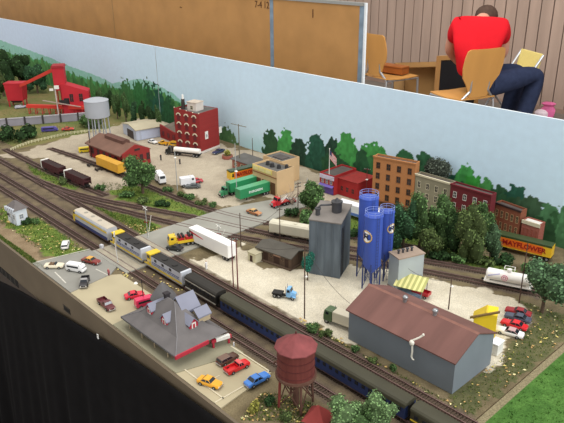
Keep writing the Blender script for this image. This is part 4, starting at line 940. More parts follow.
for k, u in enumerate((94,168)):
    b = MB(); b.cyl((u,SD/2-2,SR-2),(u,SD/2-2,SR+8),4.6,4.6,14); b.ball((u,SD/2-2,SR+10),6.2,6.2,5.4,12); b.build('roof_ventilator', M('galvanised', (156,158,160), .35, .7, .1), root, smooth=True)
# white curved ornament hanging on the eave
ex_ = (xat(413, .92, .075), .9185)
root = thing('hook_ornament', 'white slim swan-necked figure hooked over front eave of the grey shed', 'ornament', ex_, 0, .045)
wo = M('ornament_white', (226,222,208), .5, 0, .04); b = MB(); b.tube([(0,0,-2),(1,0,10),(0,0,20),(-1,-.5,31),(1,0,37),(6,2,41),(12,5,46),(17,8,52)],1.9,8); b.ball((17.5,8,53),2.6,2.6,3,8); b.build('neck', wo, root, smooth=True)
b = MB(); b.ball((-1,-1,30),5.5,4.4,7,10); b.build('body', wo, root, smooth=True); b = MB(); b.tube([(0,0,-2),(4,-1,-6),(7,-1,-5)],1.5,6); b.build('foot', wo, root)
# white box behind the shed
x_, y_ = g(491,356); root = thing('white_crate', 'white box standing at right end of the grey shed', 'box', (-.543, 1.097), .05)
b = MB(); b.box(0,0,0,18,26,26); b.build('body', whitetrim, root, bevel=.5); b = MB(); b.box(-1,-1,26,19,27,28); b.build('lid', M('crate_lid', (236,236,236), .5, 0, 0), root)
# --- yellow hopper structure
x_, y_ = g(470,327); root = thing('grit_bin', 'bright yellow sloped storage bin behind the grey shed', 'bin', (-.606,1.134), .45)
yel = M('bin_yellow', (226,196,40), .55, 0, .06, 25)
b = MB(); b.prismy([(0,0),(48,0),(48,56),(26,56),(0,38)],0,42); b.build('bin_body', yel, root, bevel=.6)
b = MB(); b.prismy([(-3,37),(0,37),(27,56.5),(24,59)],4,38); b.build('sloping_lid', M('bin_lid_yellow', (206,176,50), .6, 0, .08), root)
b = MB(); b.loft([[(-8,-3,40),(-8,2.5,40),(-8,2.5,44),(-8,-3,44)],[(52,-3,66),(52,2.5,66),(52,2.5,70),(52,-3,70)]]); b.build('conveyor_beam', M('beam_brown', (120,96,52), .7), root)
b = MB(); b.box(6,-1,3,26,.4,20); b.build('hatch', M('bin_lid_yellow', (206,176,50)), root)
# --- station
SXL, SXR, SY0, SY1, SZE = -1.166, -.953, .592, .726, 30
root = thing('station', 'large station with grey hipped roof, dormers and red eaves', 'building', (SXL, SY0), 0)
W_, D_ = (SXR-SXL)*1000, (SY1-SY0)*1000
slate = M('slate_grey', (100,96,95), .75, 0, .12, 35); slate2 = M('slate_dark', (94,92,92), .75, 0, .14, 35); slateb = M('slate_blue', (128,130,144), .7, 0, .06, 30); redtrim = M('red_trim', (168,44,60), .6, 0, .08); swall = M('station_wall', (176,160,130), .8, 0, .08)
b = MB(); b.box(26,24,2,W_-26,D_-22,SZE); b.build('walls', swall, root)
def hip(b, x0, y0, x1, y1, z0, rx0, rx1, ry, zr): b.add([(x0,y0,z0),(x1,y0,z0),(x1,y1,z0),(x0,y1,z0),(rx0,ry,zr),(rx1,ry,zr)], [(0,1,5,4),(1,2,5),(2,3,4,5),(3,0,4),(3,2,1,0)])
b = MB(); b.loft([[(0,0,SZE),(W_,0,SZE),(W_,D_,SZE),(0,D_,SZE)],[(34,28,SZE+16),(W_-34,28,SZE+16),(W_-34,D_-28,SZE+16),(34,D_-28,SZE+16)]], cap=False)
b.loft([[(34,28,SZE+16),(W_-34,28,SZE+16),(W_-34,D_-28,SZE+16),(34,D_-28,SZE+16)],[(96,D_/2-1,SZE+62),(W_-92,D_/2-1,SZE+62),(W_-92,D_/2+1,SZE+62),(96,D_/2+1,SZE+62)]]); b.poly([(0,D_,SZE),(W_,D_,SZE),(W_,0,SZE),(0,0,SZE)]); b.build('main_roof', slate, root)
b = MB()
for (a_, c_) in (((0,0),(34,28)),((W_,0),(W_-34,28))): pass
b.bar((W_,0,SZE+.6),(W_-34,28,SZE+16.6),1.3); b.bar((W_-34,28,SZE+16.6),(W_-92,D_/2-1,SZE+62.6),1.3); b.bar((0,0,SZE+.6),(34,28,SZE+16.6),1.3); b.bar((34,28,SZE+16.6),(96,D_/2-1,SZE+62.6),1.3); b.build('hip_ridge', M('ridge_grey', (122,120,122), .7), root)
b = MB(); b.box(W_-3,-1,SZE-7,W_+1,D_*.62,SZE+1.2); b.build('red_eaves', redtrim, root, label='red eaves board at right end')
b = MB(); b.box(0,-1,SZE-4,W_-3,.8,SZE+.4); b.box(-1,-1,SZE-4,.8,D_,SZE+.4); b.build('eaves_board', slate2, root)
b = MB()
for k in range(7): b.bar((W_-8,6+k*11,SZE-1),(W_-24,6+k*11,SZE-16),1)
b.build('eaves_bracket', redtrim, root)
def dormer(x, y, z, w, d, h, rot, gable=redtrim):
    r2 = MB(); r2.prismy([(-w/2,0),(w/2,0),(w/2,h*.55),(0,h),(-w/2,h*.55)], 0, d); o = r2.build('dormer', gable, root, (x*.001,y*.001,z*.001), rot)
    r3 = MB(); r3.prismy([(-w/2-2.5,h*.5-2),(0,h),(w/2+2.5,h*.5-2),(w/2+2.5,h*.5),(0,h+2.2),(-w/2-2.5,h*.5)], -3, d); r3.build('dormer_roof', slateb, o)
    r4 = MB(); r4.box(-w*.24,-.9,2,w*.24,.2,h*.62); r4.build('dormer_window', whitetrim, o); r5 = MB(); r5.box(-w*.12,-1.3,4,w*.12,-.5,h*.5); r5.build('pane', redtrim, o)
def rz_(x, y):     # roof height at local point (front slope)
    return SZE+16*min(1,y/28)+(0 if y < 28 else 46*(y-28)/(D_/2-29))
dormer(124, 34, rz_(0,34)-5, 22, 40, 27, 0); dormer(66, 34, rz_(0,34)-3, 20, 40, 26, 0); dormer(W_-38, 74, SZE+15, 22, 40, 27, math.pi/2)
b = MB(); b.prismy([(-22,-30),(22,-30),(22,0),(0,24),(-22,0)],0,40); o = b.build('cross_gable', swall, root, (.118,.074,.074)); 
b2 = MB(); b2.prismy([(-26,-5),(0,23.5),(26,-5),(26,-1.5),(0,27),(-26,-1.5)],-4,43); b2.build('gable_roof', slateb, o)
b = MB(); b.prismy([(-14,0),(14,0),(14,16),(0,28),(-14,16)],0,30); o = b.build('small_gable', swall, root, (.156,.092,.048)); b2 = MB(); b2.prismy([(-17,13.5),(0,28),(17,13.5),(17,16.5),(0,31),(-17,16.5)],-3,32); b2.build('gable_roof', slateb, o)
b = MB(); b.cyl((34,92,2),(34,92,62),24,24,20); b.build('turret', swall, root); b = MB(); b.lathe([(30,58),(28,62),(12,84),(0,98)],34,92,22); b.build('turret_roof', slate2, root, smooth=True)
b = MB(); b.box(78,66,60,88,76,97); b.box(76.5,64.5,94,89.5,77.5,97.5); b.build('chimney', M('chimney_black', (52,48,50), .8, 0, .1), root)
for k in range(5): window(root, 46+k*30, 24, 15, 11, 16, redtrim, darkpane)
b = MB(); b.box(W_*.5,23.2,2,W_*.5+10,24.5,22); b.build('door', redtrim, root)
for u in (20,70,120,170): b = MB(); b.cyl((u,8,2),(u,8,SZE+3),1.3,1.3,6); b.build('canopy_post', swall, root)
x_, y_ = g(217,338); root = thing('platform_canopy', 'small red and white sloping sign board behind right end of the station', 'sign', (-.958,.690), math.pi/2-.25, .0034)
b = MB(); b.box(-2,-2,0,2,2,14); b.box(34,-2,0,38,2,16); b.build('post', redtrim, root); b = MB(); b.box(-4,-3,13,42,3,20); b.build('beam', redtrim, root); b = MB(); b.box(6,-4.2,14,38,4.2,21.5); b.build('board', whitetrim, root)
# --- signal shanty, white with crenellated brackets
x_, y_ = g(9,222); root = thing('signal_cabin', 'small white signal cabin with grey hipped roof at the left edge', 'cabin', (x_, y_), .12)
b = MB(); b.box(0,0,0,50,38,50); b.build('walls', M('cabin_white', (206,212,220), .6, 0, .05), root)
b = MB(); b.loft([[(-5,-5,50),(55,-5,50),(55,43,50),(-5,43,50)],[(18,15,72),(32,15,72),(32,23,72),(18,23,72)]]); b.build('roof', M('cabin_roof', (104,98,96), .8, 0, .15, 50), root)
for k in range(5): b = MB(); b.box(1+k*11,-5.5,40,5+k*11,0,56); b.box(1+k*11,-7,46,5+k*11,-5,57); b.build('eaves_bracket', M('cabin_white', (206,212,220)), root)
for k in range(2): window(root, 12+k*26, 0, 26, 12, 14, whitetrim, M('pane_grey', (120,128,140), .3, 0, 0))
window(root, 50, 18, 26, 12, 14, whitetrim, M('pane_grey', (120,128,140)), 'R')
b = MB(); b.cyl((8,-3,30),(8,-4.5,30),4,4,12); b.build('wall_disc', darkpane, root); b = MB(); b.box(-4,-6,0,10,0,4); b.build('step', M('step_yellow', (206,180,110), .8), root); b = MB(); b.box(20,-.6,2,31,.4,24); b.build('door', M('cabin_door', (170,176,186), .6), root)
# --- red-brown water tower (front)
x_, y_ = g(296,404); root = thing('water_tower', 'dark red wooden water tower on timber legs near front edge', 'water tower', (x_, y_), .3)
TB = hz(296,404,372); TT = hz(296,404,345)
wr = M('tank_red', (100,48,42), .75, 0, .15, 30, stretch=(5,5,.5)); k_ = mpp(296,404); TR_ = 17.8*k_
b = MB(); b.cyl((0,0,TB),(0,0,TT),TR_,TR_*.97,28); b.build('tank', wr, root)
for q in range(4): b = MB(); zq = TB+6+q*(TT-TB-12)/3; b.cyl((0,0,zq),(0,0,zq+1.4),TR_+.5,TR_+.4,28); b.build('hoop', M('hoop_dark', (84,38,36), .6), root)
b = MB(); b.lathe([(TR_*1.14,TT-3),(TR_*1.14,TT-1),(TR_*.5,TT+13),(0,TT+25)],0,0,10); b.build('roof', M('tank_roof', (118,60,60), .75, 0, .3, 40), root)
b = MB(); b.cyl((0,0,TT+22),(0,0,TT+29),1.8,1.2,8); b.build('finial', M('hoop_dark', (84,38,36)), root)
timb = M('timber_dark', (94,66,54), .85, 0, .2, 60); timr = M('timber_red', (120,52,46), .8, 0, .1)
b = MB(); b.cyl((0,0,TB-5),(0,0,TB),TR_*1.1,TR_*1.1,28); b.build('deck', timb, root)
for a in range(4):
    aa = a*math.pi/2+math.pi/4; u, v = math.cos(aa)*TR_*.86, math.sin(aa)*TR_*.86
    b = MB(); b.cyl((u*1.12,v*1.12,-1),(u,v,TB-4),2.6,2.6,6); b.build('leg', timr if a == 2 else timb, root)
    w_, z_ = math.cos(aa+math.pi/2)*TR_*.86, math.sin(aa+math.pi/2)*TR_*.86
    b = MB(); b.cyl((u*1.1,v*1.1,6),(w_,z_,TB-8),1.3,1.3,5); b.build('brace', timb, root); b = MB(); b.cyl((w_*1.1,z_*1.1,6),(u,v,TB-8),1.3,1.3,5); b.build('brace', timb, root)
b = MB(); b.cyl((0,0,-1),(0,0,TB),6,6,12); b.build('riser_pipe', timb, root)
b = MB(); b.tube([(-TR_*.9,TR_*.2,TB+2),(-TR_*1.5,TR_*.45,TB-4),(-TR_*1.65,TR_*.5,TB-12)],1.8,8); b.build('spout', timb, root)
# --- small red roofed hut by the trees
x_, y_ = g(318,424); root = thing('hut', 'small hut with dark red pyramid roof beside the front water tower', 'hut', (x_, y_), .35)
b = MB(); b.box(-17,-17,0,17,17,16); b.build('walls', timr, root); b = MB(); b.loft([[(-23,-23,15),(23,-23,15),(23,23,15),(-23,23,15)],[(-2,-2,40),(2,-2,40),(2,2,40),(-2,2,40)]]); b.build('roof', M('hut_roof_red', (142,58,54), .8, 0, .12, 40), root); b = MB(); b.box(-5,-17.8,0,5,-16.8,13); b.build('door', timb, root)
# --- silver water tower (back left)
x_, y_ = g(101.5,147); root = thing('water_tower', 'silver grey water tower on tall slim legs at the back left', 'water tower', (x_, y_), .2)
T0 = hz(101.5,147,116); T1 = hz(101.5,147,100); kk = mpp(101.5,147); r_ = 11.2*kk; silv = M('silver_tank', (168,172,178), .45, .2, .05, 20)
b = MB(); b.lathe([(2,T0-14),(r_*.6,T0-7),(r_,T0),(r_,T1),(r_*1.03,T1),(r_*.6,T1+7),(0,T1+11)],0,0,28); b.build('tank', silv, root, smooth=True)
for a in range(6):
    u, v = math.cos(a*math.pi/3)*r_*.8, math.sin(a*math.pi/3)*r_*.8; b = MB(); b.cyl((u*1.15,v*1.15,-1),(u,v,T0+2),2.4,2.4,6); b.build('leg', silv, root)
    w_, z_ = math.cos((a+1)*math.pi/3)*r_*.9, math.sin((a+1)*math.pi/3)*r_*.9; b = MB(); b.cyl((u*1.1,v*1.1,8),(w_,z_,T0*.6),.8,.8,5); b.build('brace', silv, root)
b = MB(); b.cyl((0,0,-1),(0,0,T0-10),4,4,12); b.build('riser_pipe', silv, root)
# --- red coal tipple
tr = M('tipple_red', (178,38,48), .65, 0, .08, 20); tr2 = M('tipple_orange_red', (200,60,48), .65, 0, .08, 20)
root = thing('coal_tipple', 'red coal loading works with tower, windowed shed and inclined conveyor', 'industrial building', g(64.5,115.5), 1.0)
b = MB(); b.prismy([(0,0),(132,0),(132,118),(20,158),(0,158)],0,80); b.build('shed', tr, root)
b = MB(); b.box(-32,10,126,24,72,240); b.build('tower', tr, root); b = MB(); b.prismy([(-37,240),(29,240),(24,250),(-32,250)],5,77); b.build('tower_roof', M('tipple_roof', (150,40,46), .7, 0, .1), root)
for u in (-28,-4):
    for v in (14,68): b = MB(); b.cyl((u,v,0),(u,v,128),3,3,6); b.build('tower_leg', tr, root)
for u in (46,92): window(root, u, 0, 88, 18, 40, tr, darkpane)
window(root, 132, 40, 76, 18, 36, tr, darkpane, 'R')
b = MB(); b.box(8,-1,54,34,1,88); b.build('loading_door', darkpane, root)
b = MB(); b.loft([[(-236,206,112),(-226,228,112),(-226,228,128),(-236,206,128)],[(-34,40,216),(-24,62,216),(-24,62,234),(-34,40,234)]]); b.build('conveyor', tr2, root)
T0, T1 = Vector((-190,84,0)), Vector((128,-26,0)); dv = (T1-T0); nv = Vector((-dv.y,dv.x,0)).normalized()*10
b = MB(); b.prism([tuple((T0+nv).xy), tuple((T0-nv).xy), tuple((T1-nv).xy), tuple((T1+nv).xy)], 32, 48); b.build('trestle_deck', tr2, root)
for k in range(9):
    b = MB(); q = T0+dv*((k+.3)/9.2); q2 = T0+dv*min(1,(k+1.3)/9.2); a_, c_ = q-nv*.8, q+nv*.8
    b.cyl((a_.x,a_.y,0),(a_.x,a_.y,34),2.2,2.2,5); b.cyl((c_.x,c_.y,0),(c_.x,c_.y,34),2.2,2.2,5); e_ = q2-nv*.8; b.bar((a_.x,a_.y,4),(e_.x,e_.y,33),1.2); b.build('trestle_bent', tr, root)
b = MB(); b.cyl((-26,-14,0),(-26,-14,150),3,3,8); b.build('light_mast', M('mast_pale', (190,180,176), .6), root); b = MB(); b.box(-52,-20,132,-34,-10,142); b.box(-28,-22,140,-6,-10,156); b.build('floodlight', whitetrim, root)
b = MB(); b.loft([[(-90,-30,86),(-90,-24,86),(-90,-24,90),(-90,-30,90)],[(90,-30,44),(90,-24,44),(90,-24,48),(90,-30,48)]]); b.build('loading_boom', M('boom_pale', (170,150,140), .7), root)
b = MB(); b.box(-14,-12,60,26,0,80); b.build('machinery', blk, root)
root = thing('loading_bin', 'red hopper bin on stilts at far left, under the lower conveyor end', 'bin', g(8,107), .80)
b = MB(); b.loft([[(4,0,34),(88,0,34),(88,60,34),(4,60,34)],[(-2,-4,124),(96,-4,124),(96,64,124),(-2,64,124)]]); b.box(-4,-6,122,98,66,128); b.build('bin_body', tr, root)
for u in (8,84):
    for v in (6,54): b = MB(); b.cyl((u,v,0),(u,v,36),3.4,3.4,6); b.build('leg', tr, root)
b = MB(); b.loft([[(26,14,20),(66,14,20),(66,46,20),(26,46,20)],[(12,6,35),(80,6,35),(80,54,35),(12,54,35)]]); b.build('chute', M('chute_dark', (60,40,42), .7), root)
# grey wall with dark posts
root = thing('retaining_wall', 'long low grey wall with dark posts below the red coal works', 'wall', g(-10,130), 0)
pA, pB = g(-14,128), g(86,120)
root.location = (pA[0], pA[1], 0); A = math.atan2(pB[1]-pA[1], pB[0]-pA[0]); root.rotation_euler = (0,0,A); LL = math.hypot(pB[0]-pA[0], pB[1]-pA[1])*1000
b = MB(); b.box(0,-4,0,LL,4,34); b.build('panel', M('wall_grey_purple', (142,138,146), .7, 0, .1, 20), root); b = MB(); b.box(-2,-6,34,LL+2,6,38); b.build('coping', M('coping_grey', (160,156,160), .7), root)
for k in range(6): b = MB(); b.box(14+k*LL/5.6-4,-8,0,14+k*LL/5.6+4,-3,42); b.build('post', M('post_dark', (62,58,58), .8), root)
# ------------------------------------------------------------------ road vehicles
car('white station wagon parked alone on dirt beside front track', (64.5,252), (66.8,241.5), (228,226,220), 'wagon', L_=52)
car('long cream open-top car at front left of grey forecourt', (45,267.5), (64,267.5), (222,212,186), 'convertible', 3)
car('rounded white minibus with dark windows on grey forecourt', (69.5,269.5), (84,272), (232,232,230), 'van', 3, L_=54)
car('orange car with dark red hood on grey forecourt, closest to the tracks', (84,261), (99,264.5), (126,48,42), 'sedan', 3, roof=(210,156,60), L_=56)
car('black pickup truck on grey forecourt, nearest to the beige car park', (86,279), (83.5,289), (44,42,44), 'pickup', 3, roof=(150,148,146), L_=54)
car('dark maroon pickup truck on beige paving near front edge', (100.5,301), (113,312), (92,34,38), 'pickup', 2)
car('bright red car on beige paving beside the street lamp', (126,299), (143,295.5), (206,36,58), 'sedan', 2)
car('hot pink rounded van parked against left side of the station', (139,307), (153,303), (222,48,92), 'van', 2, L_=52)
car('dark brown car in small car park, next to bright red pickup', (219,366), (236,357), (84,58,46), 'wagon', 2, roof=(110,84,70))
car('bright red pickup truck in small car park between brown and yellow cars', (226,374.5), (248,364), (208,36,40), 'pickup', 2, roof=(222,90,90))
car('orange yellow car with black roof stripe in small car park', (199,381), (221,388.5), (228,164,42), 'sedan', 2, roof=None)
car('bright blue car in small car park nearest the water tower', (246,388), (268,376.5), (70,128,206), 'sedan', 2)
car('dark red car in row behind grey shed, farthest of four', (527,316.5), (509,312), (150,30,36), 'sedan', L_=58)
car('dark grey car in row behind grey shed, second farthest', (527,322.5), (508,317.5), (74,78,92), 'sedan', L_=58)
car('bright red car in row behind grey shed, beside the white one', (524,330), (504,324), (206,38,44), 'sedan', L_=58)
car('white car with dark roof in row behind grey shed, nearest of four', (520,337.5), (499,331.5), (232,230,228), 'sedan', roof=(186,150,150), L_=60)
car('white car parked beside the pale warehouse', (148,141.5), (157.5,144.5), (226,224,220), 'sedan', L_=52)
car('yellow van in front of the red lean-to', (181,147), (168,145.5), (224,170,44), 'van', L_=52)
car('small yellow pickup truck in front of red lean-to, left of yellow van', (166.5,145), (160.5,144), (224,170,44), 'pickup', L_=46)
car('dark blue car at right end of the tall red factory', (224,151), (213,155), (52,62,92), 'sedan')
car('red car parked on gravel behind bushes by the lamp post', (201,182), (190,183.5), (176,44,58), 'sedan', L_=54)
car('dark grey car beside red car on gravel by bushes', (199,187.5), (187,188), (84,88,88), 'sedan', L_=54)
car('tan and maroon car driving on the grey road', (248,212), (260.5,216), (176,120,72), 'sedan', 3, roof=(196,160,100), stripe=(120,40,44))
car('dark red sedan on the road close behind the red tow truck', (293,202), (284,203.5), (150,40,46), 'sedan', 3, roof=(224,220,214), L_=50)
car('purple blue van at foot of grey wall by left fence', (41,132), (59,130.5), (84,74,150), 'van', L_=74)
car('orange red car at the foot of grey wall beside purple van', (63,130.5), (73,130), (196,76,60), 'sedan', L_=56)
car('silver car below the red hopper bin at far left', (14,109), (28,107), (172,172,182), 'wagon', L_=64)
car('yellow loader van left of the engine house by a thin pole', (81,152.5), (90,151.5), (226,200,40), 'van', L_=54)
def truck_root(label, pa, pb, z=0, name='truck', cat='truck', group=None):
    z = z*.001; (x0,y0), (x1,y1) = g(*pa, z), g(*pb, z); return thing(name, label, cat, ((x0+x1)/2,(y0+y1)/2), math.atan2(y1-y0,x1-x0), z, group), math.hypot(x1-x0,y1-y0)*1000
r, n = truck_root('red tow truck on the road near green bushes', (288,203.5), (270.5,208.5), 3)
tractor(r, 30, (190,40,48), -34); b = MB(); b.box(-34,-9,10,2,9,14); b.build('deck', paint((190,40,48)), r); b = MB(); b.bar((-6,-5,13),(-34,0,32),2); b.bar((-6,5,13),(-34,0,32),2); b.build('crane_jib', paint((230,226,220)), r)
r, n = truck_root('light blue tractor unit with black rear on pale gravel', (274,295.5), (296,299), 0, 'tractor_unit'); tractor(r, 34, (126,176,216), -36, roofc=None)
b = MB(); b.box(-36,-11,11,-6,11,15); b.build('fifth_wheel', blk, r); r.scale = (.86,.86,.86)
r, n = truck_root('green cabbed truck with pale box body at left end of grey shed', (352,329.5), (333,322.5), 0); tractor(r, 44, (84,104,72), -50, hood=False); trailer_box(r, -52, 20, (206,198,176), 11, 36, legs=False, w=13)
r, n = truck_root('black cabbed truck with white tanker trailer before the red factory', (199,157), (165,153.5), 0); tractor(r, 72, (36,40,40), 4); 
b = MB(); b.cyl((-84,0,24),(30,0,24),10.5,10.5,18); b.build('tank', M('tank_white', (232,228,222)), r, smooth=True); b = MB(); b.box(-86,-10,11,32,10,15); b.build('frame', undern, r)
for sy in (-1,1):
    for xx in (-74,-60): wheel(r, xx, sy*9.5, 5.8, 3, dual=True)
r = thing('trailer', 'long white semi trailer with red flash standing at the level crossing', 'trailer', (-1.340,.982), math.pi+.02, 0); trailer_box(r, -86, 88, (236,235,232), 12, 50, w=15)
redf = paint((196,44,56)); grf = paint((44,120,70))
b = MB(); b.loft([[(84,15,38),(84,15.5,38),(84,15.5,44),(84,15,44)],[(22,15,33),(22,15.5,33),(22,15.5,35),(22,15,35)]]); b.build('red_flash', redf, r); b = MB(); b.loft([[(86,15,36),(86,15.5,36),(86,15.5,46),(86,15,46)],[(72,15,40),(72,15.5,40),(72,15.5,41),(72,15,41)]]); b.build('green_flash', grf, r)
r, n = truck_root('yellow flatbed lorry loaded with red and black machinery at crossing', (190,243.5), (172,246.5), 3); tractor(r, 36, (222,186,50), -40, hood=False)
b = MB(); b.box(-42,-13,11,12,13,15); b.box(-42,-13,15,12,-12,19); b.box(-42,12,15,12,13,19); b.build('flatbed', paint((222,186,50)), r)
b = MB(); b.box(-38,-10,15,-14,10,27); b.box(-10,-9,15,8,9,30); b.build('load', paint((178,44,48)), r, bevel=1)
b = MB()
for u in (-34,-24,-6,4): b.cyl((u,-11,30),(u,11,30),4,4,10)
b.build('load_drum', blk, r)
car('black car directly in front of the yellow flatbed lorry', (180,250.5), (170,249), (44,48,48), 'sedan', 3, L_=48)
may = (214,150,36)
def mayflower(lab, xy, rz, half, cab=None, flip=False):
    r = thing('trailer', lab, 'trailer', xy, rz, 0); trailer_box(r, -half, half, (228,182,44), 13, 46, roof=(58,72,44), w=14.5)
    ob = paint((224,110,36)); b = MB(); b.box(-half+22, 14.4, 17, half-14, 15, 40); b.build('orange_panel', ob, r)
    b = MB(); b.box(-half,-14.8,41,half,14.9,46.3); b.build('green_top_band', paint((62,74,46)), r)
    text('lettering', 'MAYFLOWER', 19, paint((150,24,30)), r, (-6,15.3,28.5), (math.pi/2,0,math.pi), sx=2*half/150*.98, bold=.45)
    b = MB(); b.cyl((half-9,14.6,27),(half-9,15.5,27),4.6,4.6,8); b.loft([[(half-14,14.6,32),(half-4,14.6,32),(half-4,15.4,32),(half-14,15.4,32)],[(half-9.5,14.6,38),(half-8.5,14.6,38),(half-8.5,15.4,38),(half-9.5,15.4,38)]]); b.build('ship_emblem', paint((52,50,36)), r)
    if cab: tractor(r, half+36, cab, half-32, hood=False)
    return r
mayflower('yellow and orange lettered trailer parked behind trees at right edge', (-.728,1.586), math.pi+.19, 76, (226,224,216)).scale = (1.04,1.04,1.04)
mayflower('orange and yellow lettered trailer left of tan building, farther back than green trailers', (-1.742,1.438), -math.pi/2-.12, 66)
grn = (44,132,84)
for k, (lab, x_, y_, cabq) in enumerate((('green trailer with white lettering backed up to tan building, nearest one', -1.578, 1.338, None), ('green trailer with green cab, between lettered green and orange trailers', -1.650, 1.356, (52,120,80)))):
    r = thing('trailer', lab, 'trailer', (x_, y_), -math.pi/2-.06, 0); trailer_box(r, -64, 64, grn, 12, 45, roof=(84,158,112))
    if k == 0: text('lettering', 'EVERGREEN', 11, M('lettering_white', (226,232,226), .5, 0, 0), r, (-2,14.6,28), (math.pi/2,0,math.pi), bold=.2)
    if cabq: tractor(r, 100, cabq, 36, hood=True)
r = thing('trailer', 'white trailer with blue lower side parked behind blue silos', 'trailer', (xat(360,1.452), 1.452), math.pi+.1, 0); trailer_box(r, -80, 80, (232,232,234), 12, 46, w=15); b = MB(); b.box(-70,14.6,13,40,15.3,22); b.build('blue_band', paint((92,124,190)), r)
r = thing('delivery_van', 'white box van beside the big round tree', 'van', g(160,182), -.25, 0); trailer_box(r, -26, 14, (232,232,232), 9, 38, legs=False, w=13); tractor(r, 36, (228,228,228), -24, hood=False)
r = thing('delivery_van', 'white box van next to red and grey cars on gravel', 'van', g(186.5,186), 1.2, 0); trailer_box(r, -22, 12, (228,228,230), 9, 34, legs=False, w=12); tractor(r, 32, (226,226,226), -20, hood=False)
# ------------------------------------------------------------------ poles, lamps, signals, wires
pwood = M('pole_wood', (82,62,52), .85, 0, .15, 80); pmar = M('pole_maroon', (112,58,56), .7, 0, .1); psil = M('pole_silver', (170,172,170), .5, .2, .05); lampw = M('lamp_white', (240,238,230), .3, 0, 0)
POL = {}
def pole(key, label, base, top, arm=0, armang=0, lamp=None, mat=None, r0=1.6, name='utility_pole', narm=1):
    x, y = g(*base); H = hz(base[0], base[1], top); root = thing(name, label, 'pole' if name == 'utility_pole' else 'street lamp', (x, y), armang); mt = mat or pwood
    b = MB(); b.cyl((0,0,-1),(0,0,H), r0, r0*.7, 8); b.build('pole', mt, root)
    for k in range(narm if arm else 0):
        z = H-5-k*11; b = MB(); b.box(-arm,-.9,z-1,arm,.9,z+1); b.build('crossarm', mt, root)
        for u in (-arm*.85, -arm*.4, arm*.4, arm*.85): b = MB(); b.cyl((u,0,z+1),(u,0,z+3.6),.9,.7,6); b.build('insulator', M('insulator_glass', (150,170,160), .3, 0, 0), root)
    if lamp:
        u, z, s = lamp; b = MB(); b.tube([(0,0,z),(u*.5,0,z+3),(u,0,z+1)],.7,6); b.build('lamp_arm', mt, root); b = MB(); b.loft([[(u-s,-s*.8,z-1),(u+s,-s*.8,z-1),(u+s,s*.8,z-1),(u-s,s*.8,z-1)],[(u-s*.5,-s*.4,z+2.2),(u+s*.5,-s*.4,z+2.2),(u+s*.5,s*.4,z+2.2),(u-s*.5,s*.4,z+2.2)]]); b.build('lamp_head', lampw, root)
    POL[key] = (x, y, H); return root
pole('a', 'thin dark pole at right side of the road beside the crossing', (241,247), 213)
pole('b', 'maroon pole beside the white trailer, left of a pair', (233.5,288), 238, mat=pmar, arm=5, armang=.4)
pole('c', 'maroon pole beside the white trailer, right of a pair', (238,290), 238, mat=pmar, r0=1.9, arm=5, armang=.4)
pole('d', 'brown pole behind the brown shed, by cream wagon', (280,243), 208, arm=9, armang=1.2)
pole('e', 'dark pole on pale gravel right of the blue tractor unit', (304.5,318), 245, lamp=(5, 110, 2.6), arm=0)
pole('f', 'dark pole with white lamp on gravel behind the grey shed', (448.5,309), 279, lamp=(3, 62, 3))
pole('g', 'tall dark pole in front of the white tank wagon', (519,303), 243)
pole('h', 'tall pole with wide crossarm against the backdrop right of the factory', (240,168), 124, arm=40, armang=.1, r0=2.2, narm=1, mat=M('pole_greygreen', (112,108,92), .8))
pole('i', 'slim dark pole left of the tan building', (253,166), 138)
pole('j', 'silver lamp pole with white lamps in front of the green trailers', (237,199), 143, mat=psil, lamp=(0.5, 100, 5), name='street_lamp')
pole('k', 'thin pole with small lamp at right end of the red store', (366,199), 168, lamp=(0, 70, 4), mat=pmar, arm=12, armang=.3)
pole('l', 'silver lamp post on gravel in front of the red factory', (177.5,190), 151, mat=psil, name='street_lamp', lamp=(0,120,4))
pole('m', 'black street lamp with white head beside the pink van', (144,305), 279, mat=M('lamp_black', (40,38,38), .6), name='street_lamp', lamp=(-14, 60, 4.5), armang=.82, r0=1.3)
pole('n', 'thin brown pole beside the yellow loader van', (91.5,157), 131, mat=pwood, r0=2.4)
pole('o', 'grey pole with crossarms beside bare twigs, right of tan building', (298,214), 182, arm=11, armang=1.4, narm=2)
pole('p', 'slim lamp with white head at the right side of tan building', (307,200), 178, mat=psil, name='street_lamp', lamp=(-6,55,4), armang=.5)
def wire(label, A, B, sag=.012):
    A, B = Vector(A), Vector(B); mid = (A+B)/2; pts = []
    for i in range(15):
        t = i/14; p = A.lerp(B, t); p.z -= sag*4*t*(1-t); pts.append(tuple((p-mid)*1000))
    root = None; b = MB(); b.tube(pts, .45, 5); o = b.build('overhead_wire', M('wire_dark', (70,64,60), .7, 0, 0), None, tuple(mid)); tag(o, label, 'wire')
top = lambda k, dz=-3: (POL[k][0], POL[k][1], (POL[k][2]+dz)*.001)
wire('thin wire from maroon pole pair to the pole by blue tractor', top('c'), top('e'), .016)
wire('thin wire from dark pole on gravel to eave of grey shed', top('e'), (-.79, .935, .082), .014)
wire('thin wire between maroon pole pair and pole behind brown shed', top('b'), top('d'), .008)
wire('thin wire from pole behind brown shed to grey pole by bare twigs', top('d'), top('o'), .008)
wire('thin wire from the pale block roof to lamp pole behind grey shed', (-.80, 1.155, .083), top('f'), .012)
wire('thin wire between red store pole and the grey pole by twigs', top('k'), top('o'), .01)
